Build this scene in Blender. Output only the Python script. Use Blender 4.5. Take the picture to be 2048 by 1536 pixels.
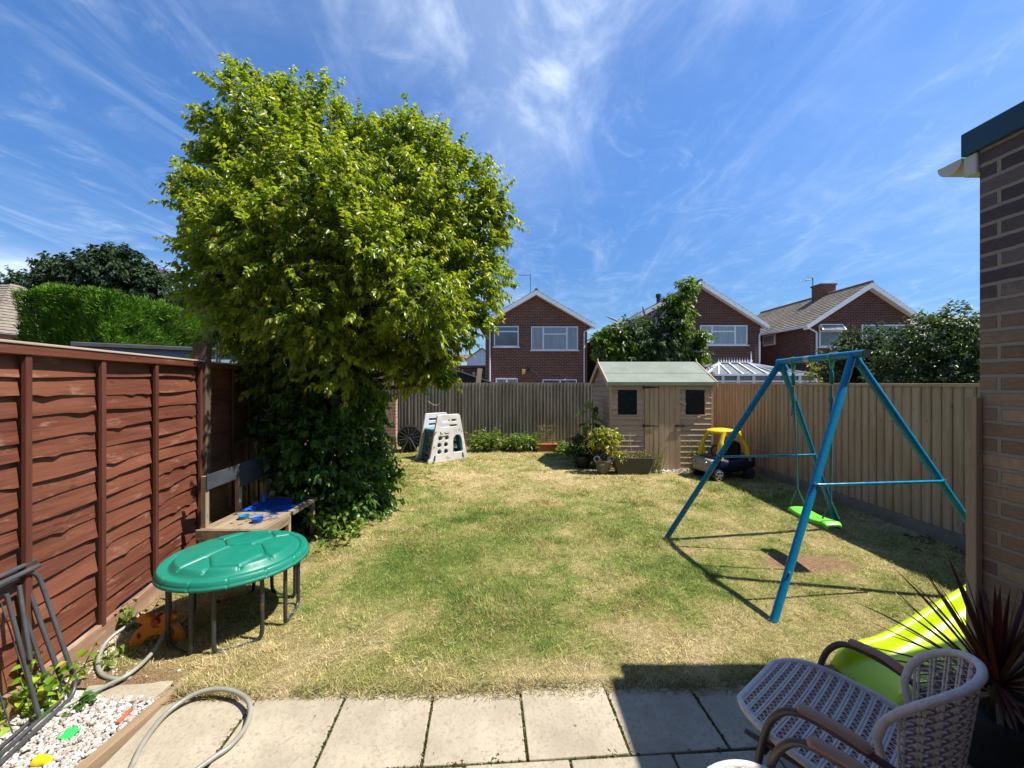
import bpy, bmesh, math, random
import numpy as np
from mathutils import Vector, Matrix, noise as mnoise
R = math.radians
random.seed(7)
scene = bpy.context.scene
for o in list(bpy.data.objects):
    bpy.data.objects.remove(o)

# ------------------------------------------------------------ camera
F = 800.0            # focal length in pixels of the 2048 px wide photograph
EYE = 1.6
cd = bpy.data.cameras.new('camera'); cam = bpy.data.objects.new('camera', cd)
scene.collection.objects.link(cam); scene.camera = cam
cd.sensor_width = 36; cd.lens = F / 2048 * 36
cd.shift_y = -3 / 2048
cd.clip_start = 0.05; cd.clip_end = 1000
cam.location = (0, 0, EYE); cam.rotation_euler = (R(90), 0, 0)

# ------------------------------------------------------------ world, sun, exposure
SUN = Vector((0.60, -0.065, 1.0)).normalized()          # towards the sun
elev = math.asin(SUN.z); azim = math.atan2(SUN.x, SUN.y)
world = bpy.data.worlds.new('World'); scene.world = world; world.use_nodes = True
wt = world.node_tree; wt.nodes.clear()
def wn(t, **k):
    n = wt.nodes.new(t)
    for a, b in k.items(): setattr(n, a, b)
    return n
wo = wn('ShaderNodeOutputWorld'); bg = wn('ShaderNodeBackground'); bg.inputs[1].default_value = 0.15
sky = wn('ShaderNodeTexSky'); sky.sky_type = 'NISHITA'; sky.sun_disc = False
sky.sun_elevation = elev; sky.sun_rotation = azim; sky.air_density = 1.0; sky.dust_density = 0.35; sky.ozone_density = 3.0
hsv = wn('ShaderNodeHueSaturation'); hsv.inputs['Saturation'].default_value = 1.08; hsv.inputs['Hue'].default_value = 0.503
tint = wn('ShaderNodeMix'); tint.data_type = 'RGBA'; tint.blend_type = 'MULTIPLY'; tint.inputs[0].default_value = 1.0; tint.inputs[7].default_value = (0.68, 0.85, 1.02, 1)
wt.links.new(sky.outputs[0], tint.inputs[6]); wt.links.new(tint.outputs[2], hsv.inputs['Color'])
tc = wn('ShaderNodeTexCoord'); sep = wn('ShaderNodeSeparateXYZ'); wt.links.new(tc.outputs['Generated'], sep.inputs[0])
def wm(op, a, b=None, c=None):
    n = wn('ShaderNodeMath', operation=op)
    for i, v in enumerate((a, b, c)):
        if v is None: continue
        if isinstance(v, (int, float)): n.inputs[i].default_value = v
        else: wt.links.new(v, n.inputs[i])
    return n.outputs[0]
zc = wm('MAXIMUM', sep.outputs[2], 0.0); zz = wm('ADD', zc, 0.10)
comb = wn('ShaderNodeCombineXYZ')                       # the sky plane high above: x right, y away
wt.links.new(wm('DIVIDE', sep.outputs[0], zz), comb.inputs[0]); wt.links.new(wm('DIVIDE', sep.outputs[1], zz), comb.inputs[1])
def cirrus(rot, sc, scale, lo, hi, dist, det=9, rough=0.62, off=(0, 0, 0)):
    mp = wn('ShaderNodeMapping'); mp.inputs['Rotation'].default_value = (0, 0, R(rot)); mp.inputs['Scale'].default_value = sc; mp.inputs['Location'].default_value = off
    wt.links.new(comb.outputs[0], mp.inputs[0])
    nz = wn('ShaderNodeTexNoise'); nz.inputs['Scale'].default_value = scale; nz.inputs['Detail'].default_value = det
    nz.inputs['Roughness'].default_value = rough; nz.inputs['Distortion'].default_value = dist
    wt.links.new(mp.outputs[0], nz.inputs['Vector'])
    mr = wn('ShaderNodeMapRange'); mr.interpolation_type = 'SMOOTHSTEP'
    mr.inputs[1].default_value = lo; mr.inputs[2].default_value = hi
    wt.links.new(nz.outputs[0], mr.inputs[0]); return mr.outputs[0]
def spot(cx, cy, rx, ry):                                # a soft region of the sky plane
    dx = wm('DIVIDE', wm('SUBTRACT', sepc.outputs[0], cx), rx); dy = wm('DIVIDE', wm('SUBTRACT', sepc.outputs[1], cy), ry)
    d2 = wm('ADD', wm('MULTIPLY', dx, dx), wm('MULTIPLY', dy, dy))
    return wm('POWER', 2.718, wm('MULTIPLY', d2, -1.0))
sepc = wn('ShaderNodeSeparateXYZ'); wt.links.new(comb.outputs[0], sepc.inputs[0])
big = cirrus(20, (0.6, 0.4, 1), 1.2, 0.42, 0.72, 0.6, det=3)
wisp = cirrus(-30, (1.9, 0.75, 1), 1.5, 0.44, 0.86, 1.3)
wisp2 = cirrus(18, (1.15, 0.75, 1), 1.5, 0.40, 0.86, 2.4, rough=0.60, off=(3.1, 1.2, 0))
wisp3 = cirrus(-12, (1.0, 0.8, 1), 3.4, 0.50, 0.86, 1.8, rough=0.66, off=(7.1, 2.2, 0))
low = cirrus(0, (0.45, 1.0, 1), 0.8, 0.48, 0.80, 0.8, off=(1, 4, 0))
plume = wm('MULTIPLY', wm('ADD', spot(0.03, 1.30, 0.22, 0.55), wm('MULTIPLY', spot(-0.12, 0.80, 0.45, 0.25), 0.75)), wm('ADD', wm('MULTIPLY', wisp2, 0.75), 0.16))
cl = wm('ADD', wm('MULTIPLY', wisp, wm('ADD', wm('MULTIPLY', big, 0.42), 0.10)), plume)
cl = wm('ADD', cl, wm('MULTIPLY', low, wm('MULTIPLY', wm('SUBTRACT', 1.0, wm('MINIMUM', wm('MULTIPLY', zc, 2.8), 1.0)), 0.45)))
cl = wm('ADD', cl, wm('MULTIPLY', spot(1.9, 1.2, 0.9, 0.8), wm('ADD', 0.10, wm('MULTIPLY', wisp2, 0.25))))
cl = wm('ADD', cl, wm('MULTIPLY', spot(-2.9, 3.2, 0.9, 0.9), wm('ADD', 0.05, wm('MULTIPLY', wisp, 0.5))))
cl = wm('ADD', cl, wm('MULTIPLY', wisp3, 0.20))
cl = wm('ADD', cl, wm('MULTIPLY', wm('ADD', spot(-2.9, 2.2, 0.42, 0.30), wm('MULTIPLY', spot(-2.1, 2.6, 0.28, 0.25), 0.8)), wm('ADD', 0.45, wm('MULTIPLY', wisp2, 0.4))))
cl = wm('MULTIPLY', wm('MINIMUM', cl, 0.80), wm('GREATER_THAN', sep.outputs[2], 0.0))
grade = wn('ShaderNodeMapRange'); grade.interpolation_type = 'SMOOTHSTEP'; wt.links.new(zc, grade.inputs[0]); grade.inputs[1].default_value = 0.0; grade.inputs[2].default_value = 0.55; grade.inputs[3].default_value = 0.40; grade.inputs[4].default_value = 0.67
mix = wn('ShaderNodeMix'); mix.data_type = 'RGBA'
wt.links.new(grade.outputs[0], hsv.inputs['Value'])
wt.links.new(cl, mix.inputs[0]); wt.links.new(hsv.outputs[0], mix.inputs[6]); mix.inputs[7].default_value = (3.9, 4.4, 5.0, 1)
wt.links.new(mix.outputs[2], bg.inputs[0]); wt.links.new(bg.outputs[0], wo.inputs[0])

sd = bpy.data.lights.new('sun', 'SUN'); sun = bpy.data.objects.new('sun', sd); scene.collection.objects.link(sun)
sd.energy = 4.2; sd.angle = R(0.53); sd.color = (1.0, 0.955, 0.87)
sun.rotation_euler = (-SUN).to_track_quat('-Z', 'Y').to_euler(); sun.location = (6, -1, 12)
scene.view_settings.view_transform = 'Standard'; scene.view_settings.look = 'None'
scene.view_settings.exposure = 1.0; scene.view_settings.gamma = 1.0
try:
    scene.cycles.max_bounces = 8; scene.cycles.transparent_max_bounces = 8
    scene.cycles.diffuse_bounces = 4
except Exception: pass

# ------------------------------------------------------------ helpers
def at(px, py, Y): return Vector(((px - 1024) * Y / F, Y, EYE - (py - 765) * Y / F))
def gr(px, py, z=0.0):
    Y = (EYE - z) * F / (py - 765); return Vector(((px - 1024) * Y / F, Y, z))

_rng = np.random.default_rng(11)
_perm = _rng.random((256, 256))
def vnoise(x, y):
    xi = np.floor(x).astype(int); yi = np.floor(y).astype(int); fx = x - xi; fy = y - yi
    fx = fx * fx * (3 - 2 * fx); fy = fy * fy * (3 - 2 * fy)
    a = _perm[xi % 256, yi % 256]; b = _perm[(xi + 1) % 256, yi % 256]; c = _perm[xi % 256, (yi + 1) % 256]; d = _perm[(xi + 1) % 256, (yi + 1) % 256]
    return (a * (1 - fx) + b * fx) * (1 - fy) + (c * (1 - fx) + d * fx) * fy
def fbm(x, y, o=4):
    s = 0; a = 0.5; t = 0
    for i in range(o):
        s = s + a * vnoise(x * 2 ** i + 17.3 * i, y * 2 ** i + 5.1 * i); t += a; a *= 0.5
    return s / t

def catmull(pts, n=8, closed=False):
    P = [Vector(p) for p in pts]; out = []; L = len(P)
    rng = range(L if closed else L - 1)
    for i in rng:
        if closed: p0, p1, p2, p3 = P[(i - 1) % L], P[i], P[(i + 1) % L], P[(i + 2) % L]
        else: p0, p1, p2, p3 = P[max(i - 1, 0)], P[i], P[i + 1], P[min(i + 2, L - 1)]
        for k in range(n):
            t = k / n
            out.append(0.5 * ((2 * p1) + (p2 - p0) * t + (2 * p0 - 5 * p1 + 4 * p2 - p3) * t * t + (3 * p1 - p0 - 3 * p2 + p3) * t ** 3))
    if not closed: out.append(P[-1])
    return out

class MB:
    def __init__(s): s.v = []; s.f = []; s.m = []; s.cm = 0
    def mat(s, i): s.cm = i; return s
    def add(s, vs, fs):
        b = len(s.v); s.v += [tuple(v) for v in vs]; s.f += [tuple(b + i for i in f) for f in fs]; s.m += [s.cm] * len(fs); return s
    def box(s, a, b):
        x0, y0, z0 = a; x1, y1, z1 = b
        return s.add([(x0,y0,z0),(x1,y0,z0),(x1,y1,z0),(x0,y1,z0),(x0,y0,z1),(x1,y0,z1),(x1,y1,z1),(x0,y1,z1)],
                     [(0,3,2,1),(4,5,6,7),(0,1,5,4),(1,2,6,5),(2,3,7,6),(3,0,4,7)])
    def beam(s, p0, p1, w, h, up=(0, 0, 1)):
        p0 = Vector(p0); p1 = Vector(p1); d = (p1 - p0).normalized(); u = Vector(up)
        if abs(d.dot(u)) > 0.98: u = Vector((0, 1, 0))
        sd_ = d.cross(u).normalized(); u = sd_.cross(d).normalized()
        vs = []
        for p in (p0, p1):
            for a, b in ((-1, -1), (1, -1), (1, 1), (-1, 1)): vs.append(p + sd_ * a * w / 2 + u * b * h / 2)
        return s.add(vs, [(3,2,1,0),(4,5,6,7),(0,1,5,4),(1,2,6,5),(2,3,7,6),(3,0,4,7)])
    def tube(s, pts, r, n=8, closed=False, caps=True, flat=1.0):
        P = [Vector(p) for p in pts]; L = len(P); vs = []; fs = []
        rs = r if isinstance(r, (list, tuple)) else [r] * L
        prev = None
        for i, p in enumerate(P):
            if closed: t = P[(i + 1) % L] - P[(i - 1) % L]
            else: t = P[min(i + 1, L - 1)] - P[max(i - 1, 0)]
            if t.length < 1e-9: t = Vector((0, 0, 1))
            t.normalize()
            if prev is None:
                u = Vector((0, 0, 1)) if abs(t.z) < 0.95 else Vector((1, 0, 0))
                a = t.cross(u).normalized()
            else:
                a = prev - t * prev.dot(t)
                a = a.normalized() if a.length > 1e-6 else t.orthogonal().normalized()
            prev = a; b = t.cross(a)
            for k in range(n):
                th = 2 * math.pi * k / n; vs.append(p + (a * math.cos(th) + b * math.sin(th) * flat) * rs[i])
        for i in range(L if closed else L - 1):
            j = (i + 1) % L
            for k in range(n): fs.append((i*n+k, i*n+(k+1)%n, j*n+(k+1)%n, j*n+k))
        if caps and not closed:
            fs.append(tuple(range(n))[::-1]); fs.append(tuple((L-1)*n + k for k in range(n)))
        return s.add(vs, fs)
    def lathe(s, prof, c=(0, 0, 0), n=24, axis='z'):
        c = Vector(c); vs = []; fs = []
        for r, z in prof:
            for k in range(n):
                t = 2 * math.pi * k / n; a, b = r * math.cos(t), r * math.sin(t)
                vs.append(c + (Vector((a, b, z)) if axis == 'z' else Vector((a, z, b)) if axis == 'y' else Vector((z, a, b))))
        for i in range(len(prof) - 1):
            for k in range(n): fs.append((i*n+k, i*n+(k+1)%n, (i+1)*n+(k+1)%n, (i+1)*n+k))
        fs.append(tuple(range(n))[::-1]); fs.append(tuple((len(prof)-1)*n + k for k in range(n)))
        return s.add(vs, fs)
    def prism(s, poly, y0, y1, axis='y'):
        n = len(poly); vs = []
        for y in (y0, y1):
            for a, b in poly: vs.append((a, y, b) if axis == 'y' else (y, a, b) if axis == 'x' else (a, b, y))
        fs = [tuple(range(n)), tuple(range(2 * n - 1, n - 1, -1))] + [(i, n + i, n + (i + 1) % n, (i + 1) % n) for i in range(n)]
        return s.add(vs, fs)
    def build(s, name, mats, parent=None, smooth=False, bevel=0, seg=2, world=True, label=None):
        me = bpy.data.meshes.new(name); me.from_pydata(s.v, [], s.f)
        if not isinstance(mats, (list, tuple)): mats = [mats]
        for m in mats: me.materials.append(m)
        if len(mats) > 1: me.polygons.foreach_set('material_index', s.m)
        bm = bmesh.new(); bm.from_mesh(me); bmesh.ops.recalc_face_normals(bm, faces=bm.faces); bm.to_mesh(me); bm.free()
        return link(name, me, parent, smooth, bevel, seg, world, label)

def link(name, me, parent=None, smooth=False, bevel=0, seg=2, world=True, label=None):
    if parent is not None and world:
        root = parent
        while root.parent: root = root.parent
        me.transform(Matrix.LocRotScale(root.location, root.rotation_euler, root.scale).inverted())
    if smooth:
        me.polygons.foreach_set('use_smooth', [True] * len(me.polygons))
        try: me.set_sharp_from_angle(angle=R(50))
        except Exception: pass
    o = bpy.data.objects.new(name, me); scene.collection.objects.link(o)
    if parent is not None: o.parent = parent
    if bevel:
        b = o.modifiers.new('edge', 'BEVEL'); b.width = bevel; b.segments = seg; b.limit_method = 'ANGLE'; b.angle_limit = R(35)
    if label: o['label'] = label
    return o
def tag(o, label=None, cat=None, group=None, kind=None):
    if label: o['label'] = label
    if cat: o['category'] = cat
    if group: o['group'] = group
    if kind: o['kind'] = kind
    return o
def thing(name, loc, label, cat, group=None, rz=0):
    o = bpy.data.objects.new(name, None); scene.collection.objects.link(o); o.empty_display_size = 0.2
    o.location = loc; o.rotation_euler = (0, 0, rz); return tag(o, label, cat, group)
def copy_tree(o, parent=None):
    c = o.copy(); scene.collection.objects.link(c); c.parent = parent
    for ch in o.children: copy_tree(ch, c)
    return c

# flat panel with holes (2-D curve, extruded) in local x,z plane, turned to mesh
def holed(outer, holes, thick, bevel=0.0):
    cu = bpy.data.curves.new('tmp', 'CURVE'); cu.dimensions = '2D'; cu.fill_mode = 'BOTH'; cu.extrude = thick / 2 - bevel; cu.bevel_depth = bevel; cu.bevel_resolution = 2
    for pl in [outer] + holes:
        sp = cu.splines.new('POLY'); sp.points.add(len(pl) - 1)
        for i, (a, b) in enumerate(pl): sp.points[i].co = (a, b, 0, 1)
        sp.use_cyclic_u = True
    ob = bpy.data.objects.new('tmp', cu); scene.collection.objects.link(ob)
    dg = bpy.context.evaluated_depsgraph_get(); me = bpy.data.meshes.new_from_object(ob.evaluated_get(dg))
    bpy.data.objects.remove(ob); bpy.data.curves.remove(cu)
    me.transform(Matrix.Rotation(R(90), 4, 'X')); me.materials.clear()
    return me
def circ(cx, cy, rx, ry=None, n=20):
    ry = ry or rx; return [(cx + rx * math.cos(2*math.pi*k/n), cy + ry * math.sin(2*math.pi*k/n)) for k in range(n)]
def rrect(x0, x1, y0, y1, r, n=5):
    out = []
    for cx, cy, a in ((x1-r, y1-r, 0), (x0+r, y1-r, 90), (x0+r, y0+r, 180), (x1-r, y0+r, 270)):
        for k in range(n + 1): t = R(a + 90 * k / n); out.append((cx + r * math.cos(t), cy + r * math.sin(t)))
    return out
def roundpoly(poly, r, n=4):
    out = []; L = len(poly)
    for i in range(L):
        p0, p1, p2 = Vector(poly[i-1]), Vector(poly[i]), Vector(poly[(i+1) % L])
        a = (p0 - p1).normalized() * min(r, (p0-p1).length*.45); b = (p2 - p1).normalized() * min(r, (p2-p1).length*.45)
        for k in range(n + 1):
            t = k / n; q = (p1 + a) * (1-t)**2 + p1 * 2*t*(1-t) + (p1 + b) * t*t; out.append((q.x, q.y))
    return out

# ------------------------------------------------------------ materials
def newmat(name):
    m = bpy.data.materials.new(name); m.use_nodes = True; nt = m.node_tree
    return m, nt, nt.nodes['Principled BSDF']
def N(nt, t, **k):
    n = nt.nodes.new(t)
    for a, b in k.items(): setattr(n, a, b)
    return n
def mixc(nt, fac, a, b, mode='MIX'):
    n = N(nt, 'ShaderNodeMix'); n.data_type = 'RGBA'; n.blend_type = mode
    for i, v in ((0, fac), (6, a), (7, b)):
        if isinstance(v, (int, float)): n.inputs[i].default_value = v
        elif isinstance(v, tuple): n.inputs[i].default_value = (*v, 1) if len(v) == 3 else v
        else: nt.links.new(v, n.inputs[i])
    return n.outputs[2]
def ntex(nt, vec, scale, detail=5, rough=0.55, dist=0, sc=None):
    if sc is not None:
        mp = N(nt, 'ShaderNodeMapping'); mp.inputs['Scale'].default_value = sc; nt.links.new(vec, mp.inputs[0]); vec = mp.outputs[0]
    n = N(nt, 'ShaderNodeTexNoise'); n.inputs['Scale'].default_value = scale; n.inputs['Detail'].default_value = detail
    n.inputs['Roughness'].default_value = rough; n.inputs['Distortion'].default_value = dist
    nt.links.new(vec, n.inputs['Vector']); return n.outputs[0]
def rng(nt, v, lo, hi, a=0.0, b=1.0):
    n = N(nt, 'ShaderNodeMapRange'); n.inputs[1].default_value = lo; n.inputs[2].default_value = hi; n.inputs[3].default_value = a; n.inputs[4].default_value = b
    nt.links.new(v, n.inputs[0]); return n.outputs[0]
def bump(nt, h, dist, strength, bs, prev=None):
    b = N(nt, 'ShaderNodeBump'); b.inputs['Distance'].default_value = dist; b.inputs['Strength'].default_value = strength
    nt.links.new(h, b.inputs['Height'])
    if prev: nt.links.new(prev, b.inputs['Normal'])
    nt.links.new(b.outputs[0], bs.inputs['Normal']); return b.outputs[0]
def M(name, c1, c2=None, scale=8, sc=None, rough=0.6, metal=0, bmp=0.0, lo=0.35, hi=0.65, c3=None, s3=30, l3=0.6, h3=0.75, detail=6, spec=0.5, coat=0, sc3=None, bscale=None):
    m, nt, bs = newmat(name); tcn = N(nt, 'ShaderNodeTexCoord'); v = tcn.outputs['Object']
    c2 = c2 or tuple(x * 0.8 for x in c1)
    n1 = ntex(nt, v, scale, detail, sc=sc); col = mixc(nt, rng(nt, n1, lo, hi), c1, c2)
    if c3:
        n3 = ntex(nt, v, s3, 4, 0.6, sc=sc3 if sc3 is not None else sc); col = mixc(nt, rng(nt, n3, l3, h3), col, c3)
    nt.links.new(col, bs.inputs['Base Color']); bs.inputs['Roughness'].default_value = rough; bs.inputs['Metallic'].default_value = metal
    bs.inputs['Specular IOR Level'].default_value = spec; bs.inputs['Coat Weight'].default_value = coat
    rr = ntex(nt, v, scale * 3, 3, sc=sc); nt.links.new(rng(nt, rr, 0.3, 0.7, max(rough - 0.1, 0.03), min(rough + 0.1, 1)), bs.inputs['Roughness'])
    if bmp: bump(nt, ntex(nt, v, bscale or scale * 2.5, 6, sc=sc), 0.004, bmp, bs)
    return m
def leafmat(name, trans=0.35, rough=0.42, spec=0.5):
    m, nt, bs = newmat(name); a = N(nt, 'ShaderNodeAttribute'); a.attribute_name = 'tint'
    nt.links.new(a.outputs['Color'], bs.inputs['Base Color']); bs.inputs['Roughness'].default_value = rough; bs.inputs['Specular IOR Level'].default_value = spec
    tr = N(nt, 'ShaderNodeBsdfTranslucent'); g = mixc(nt, 1.0, a.outputs['Color'], (1.5, 1.5, 0.55), 'MULTIPLY'); nt.links.new(g, tr.inputs[0])
    mx = N(nt, 'ShaderNodeMixShader'); mx.inputs[0].default_value = trans
    nt.links.new(bs.outputs[0], mx.inputs[1]); nt.links.new(tr.outputs[0], mx.inputs[2])
    nt.links.new(mx.outputs[0], nt.nodes['Material Output'].inputs[0]); return m
def brickmat(name, c1, c2, mortar, low=None, bw=0.225, rh=0.075, ms=0.011, bmp=0.6, zlow=(1.7, 2.15)):
    m, nt, bs = newmat(name); tcn = N(nt, 'ShaderNodeTexCoord'); geo = N(nt, 'ShaderNodeNewGeometry')
    s1 = N(nt, 'ShaderNodeSeparateXYZ'); nt.links.new(tcn.outputs['Object'], s1.inputs[0])
    s2 = N(nt, 'ShaderNodeSeparateXYZ'); nt.links.new(geo.outputs['Normal'], s2.inputs[0])
    ab = N(nt, 'ShaderNodeMath', operation='ABSOLUTE'); nt.links.new(s2.outputs[0], ab.inputs[0])
    gt = N(nt, 'ShaderNodeMath', operation='GREATER_THAN'); nt.links.new(ab.outputs[0], gt.inputs[0]); gt.inputs[1].default_value = 0.6
    mf = N(nt, 'ShaderNodeMix'); nt.links.new(gt.outputs[0], mf.inputs[0]); nt.links.new(s1.outputs[0], mf.inputs[2]); nt.links.new(s1.outputs[1], mf.inputs[3])
    cb = N(nt, 'ShaderNodeCombineXYZ'); nt.links.new(mf.outputs[0], cb.inputs[0]); nt.links.new(s1.outputs[2], cb.inputs[1])
    # edges slightly uneven
    dn = N(nt, 'ShaderNodeTexNoise'); dn.inputs['Scale'].default_value = 25; nt.links.new(cb.outputs[0], dn.inputs['Vector'])
    vm = N(nt, 'ShaderNodeVectorMath', operation='MULTIPLY_ADD'); nt.links.new(dn.outputs['Color'], vm.inputs[0]); vm.inputs[1].default_value = (0.006, 0.006, 0); nt.links.new(cb.outputs[0], vm.inputs[2])
    br = N(nt, 'ShaderNodeTexBrick'); br.inputs['Scale'].default_value = 1; br.inputs['Brick Width'].default_value = bw; br.inputs['Row Height'].default_value = rh
    br.inputs['Mortar Size'].default_value = ms; br.inputs['Mortar Smooth'].default_value = 0.25; br.inputs['Bias'].default_value = 0
    br.inputs['Color1'].default_value = (0, 0, 0, 1); br.inputs['Color2'].default_value = (1, 1, 1, 1); br.inputs['Mortar'].default_value = (0.5, 0.5, 0.5, 1)
    nt.links.new(vm.outputs[0], br.inputs['Vector'])
    col = mixc(nt, br.outputs['Color'], c1, c2)
    if low:
        col2 = mixc(nt, br.outputs['Color'], low[0], low[1])
        zn = ntex(nt, tcn.outputs['Object'], 4, 2, sc=(1, 1, 3)); za = N(nt, 'ShaderNodeMath', operation='MULTIPLY_ADD'); nt.links.new(zn, za.inputs[0]); za.inputs[1].default_value = 0.5
        nt.links.new(s1.outputs[2], za.inputs[2]); col = mixc(nt, rng(nt, za.outputs[0], zlow[0] + .25, zlow[1] + .25), col2, col)
    n1 = ntex(nt, tcn.outputs['Object'], 3.0, 6); col = mixc(nt, rng(nt, n1, 0.3, 0.7, 0, 0.6), col, mixc(nt, 1.0, col, (0.62, 0.6, 0.62), 'MULTIPLY'))
    n2 = ntex(nt, tcn.outputs['Object'], 38, 8, 0.7); col = mixc(nt, rng(nt, n2, 0.45, 0.72, 0, 0.7), col, mixc(nt, 1.0, col, (1.5, 1.45, 1.4), 'MULTIPLY'))
    col = mixc(nt, br.outputs['Fac'], col, mortar)
    nt.links.new(col, bs.inputs['Base Color']); bs.inputs['Roughness'].default_value = 0.9
    inv = N(nt, 'ShaderNodeMath', operation='SUBTRACT'); inv.inputs[0].default_value = 1; nt.links.new(br.outputs['Fac'], inv.inputs[1])
    ad = N(nt, 'ShaderNodeMath', operation='MULTIPLY_ADD'); nt.links.new(n2, ad.inputs[0]); ad.inputs[1].default_value = 0.35; nt.links.new(inv.outputs[0], ad.inputs[2])
    bump(nt, ad.outputs[0], 0.008, bmp, bs); return m
def woodmat(name, c1, c2, c3, along='x', rough=0.75, bmp=0.5, worn=None, wl=0.62, wh=0.72, spec=0.3, knots=True, fine=1.0):
    # grain runs along one local axis
    k = {'x': (0.6, 14, 14), 'y': (14, 0.6, 14), 'z': (14, 14, 0.6)}[along]
    m, nt, bs = newmat(name); tcn = N(nt, 'ShaderNodeTexCoord'); v = tcn.outputs['Object']
    g = ntex(nt, v, 2.2 * fine, 8, 0.62, 0.6, sc=k); b = ntex(nt, v, 1.1, 3, sc=tuple(x ** 0.6 for x in k))
    col = mixc(nt, rng(nt, g, 0.32, 0.68), c1, c2); col = mixc(nt, rng(nt, b, 0.4, 0.7, 0, 0.75), col, c3)
    if knots:
        vo = N(nt, 'ShaderNodeTexVoronoi'); vo.inputs['Scale'].default_value = 1.0; mp = N(nt, 'ShaderNodeMapping')
        mp.inputs['Scale'].default_value = {'x': (3, 8, 8), 'y': (8, 3, 8), 'z': (8, 8, 3)}[along]; nt.links.new(v, mp.inputs[0]); nt.links.new(mp.outputs[0], vo.inputs['Vector'])
        col = mixc(nt, rng(nt, vo.outputs['Distance'], 0.03, 0.11, 0.75, 0), col, tuple(x * 0.35 for x in c1))
    if worn:
        w = ntex(nt, v, 5.0, 7, 0.7, 0.3, sc=tuple(x ** 0.45 for x in k)); col = mixc(nt, rng(nt, w, wl, wh, 0, 0.85), col, worn)
    nt.links.new(col, bs.inputs['Base Color']); bs.inputs['Roughness'].default_value = rough; bs.inputs['Specular IOR Level'].default_value = spec
    bump(nt, g, 0.003, bmp, bs); return m

PL = dict(coat=0.0, detail=4)
MT = {}
MT['leaf'] = leafmat('leaf', 0.45, 0.36, 0.6); MT['leaf_dull'] = leafmat('leaf_dull', 0.22, 0.6, 0.3)
MT['needle'] = leafmat('needle', 0.15, 0.7, 0.2); MT['blade'] = leafmat('blade', 0.22, 0.7, 0.15)
MT['bark'] = M('bark', (0.10, 0.075, 0.05), (0.05, 0.038, 0.028), 9, sc=(3, 3, 0.6), rough=0.95, bmp=1.0)
MT['brick_red'] = brickmat('brick_red', (0.075, 0.020, 0.011), (0.20, 0.056, 0.027), (0.26, 0.18, 0.12), rh=.1, bw=.3, ms=.016, bmp=0.5)
MT['brick_brown'] = brickmat('brick_brown', (0.055, 0.017, 0.012), (0.135, 0.040, 0.025), (0.18, 0.12, 0.085), rh=.1, bw=.3, ms=.015, bmp=0.5)
MT['brick_wall'] = brickmat('brick_wall', (0.085, 0.062, 0.070), (0.20, 0.145, 0.145), (0.34, 0.28, 0.22), low=((0.25, 0.155, 0.09), (0.45, 0.31, 0.19)), rh=.071, bw=.215, ms=.010, bmp=1.0)
MT['brick_pink'] = brickmat('brick_pink', (0.36, 0.18, 0.12), (0.46, 0.27, 0.19), (0.42, 0.34, 0.28))
MT['rear_bounce_brick'] = brickmat('rear_bounce_brick', (0.44, 0.33, 0.24), (0.58, 0.46, 0.35), (0.52, 0.47, 0.40))  # kept pale so the unseen rear wall reflects more light
MT['white'] = M('white_paint', (0.80, 0.80, 0.80), (0.72, 0.72, 0.71), 3, rough=0.35)
MT['clad'] = M('white_cladding', (0.62, 0.66, 0.72), (0.55, 0.6, 0.66), 2, rough=0.6)
MT['glass'] = M('window_glass', (0.06, 0.085, 0.10), (0.13, 0.16, 0.18), 0.9, rough=0.10, spec=0.8)
MT['curtain'] = M('curtained_glass', (0.30, 0.34, 0.36), (0.20, 0.24, 0.27), 2.5, sc=(6, 1, 0.3), rough=0.15, spec=0.8)
MT['poly'] = M('roof_sheet', (0.20, 0.21, 0.215), (0.15, 0.16, 0.165), 2, rough=0.35)
MT['tile'] = M('roof_tile', (0.23, 0.185, 0.14), (0.13, 0.105, 0.085), 1.2, rough=0.9, bmp=0.5, c3=(0.30, 0.26, 0.19), s3=5, l3=0.5, h3=0.7, bscale=12)
MT['tile_edge'] = M('ridge_tile', (0.20, 0.13, 0.10), (0.12, 0.09, 0.08), 4, rough=0.9)
MT['red_wood'] = woodmat('stained_wood', (0.175, 0.054, 0.031), (0.078, 0.025, 0.016), (0.25, 0.092, 0.052), 'x', rough=0.48, bmp=1.0, worn=(0.36, 0.20, 0.14), wl=0.57, wh=0.74, spec=0.5, fine=1.8)
MT['red_post'] = woodmat('stained_post', (0.12, 0.038, 0.026), (0.07, 0.022, 0.015), (0.16, 0.058, 0.038), 'z', rough=0.55, bmp=0.5, worn=(0.36, 0.22, 0.15), wl=0.66, wh=0.8)
MT['dark_post'] = woodmat('old_post', (0.13, 0.08, 0.05), (0.07, 0.045, 0.03), (0.16, 0.10, 0.065), 'z', rough=0.85)
MT['pale_cap'] = woodmat('weathered_cap', (0.50, 0.40, 0.33), (0.36, 0.26, 0.2), (0.58, 0.5, 0.43), 'x', rough=0.7)
MT['kick_board'] = woodmat('gravel_board', (0.30, 0.16, 0.10), (0.20, 0.09, 0.06), (0.36, 0.24, 0.16), 'x', rough=0.8, worn=(0.5, 0.4, 0.3), wl=0.5, wh=0.7)
MT['grey_fence'] = woodmat('silvered_fence', (0.34, 0.28, 0.205), (0.16, 0.13, 0.095), (0.44, 0.38, 0.29), 'z', rough=0.9, bmp=0.8, worn=(0.42, 0.38, 0.32), wl=0.62, wh=0.74)
MT['tan_fence'] = woodmat('tan_fence', (0.48, 0.34, 0.21), (0.34, 0.235, 0.145), (0.56, 0.42, 0.28), 'z', rough=0.85, bmp=0.4, worn=(0.50, 0.42, 0.31), wl=0.55, wh=0.7)
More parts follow.
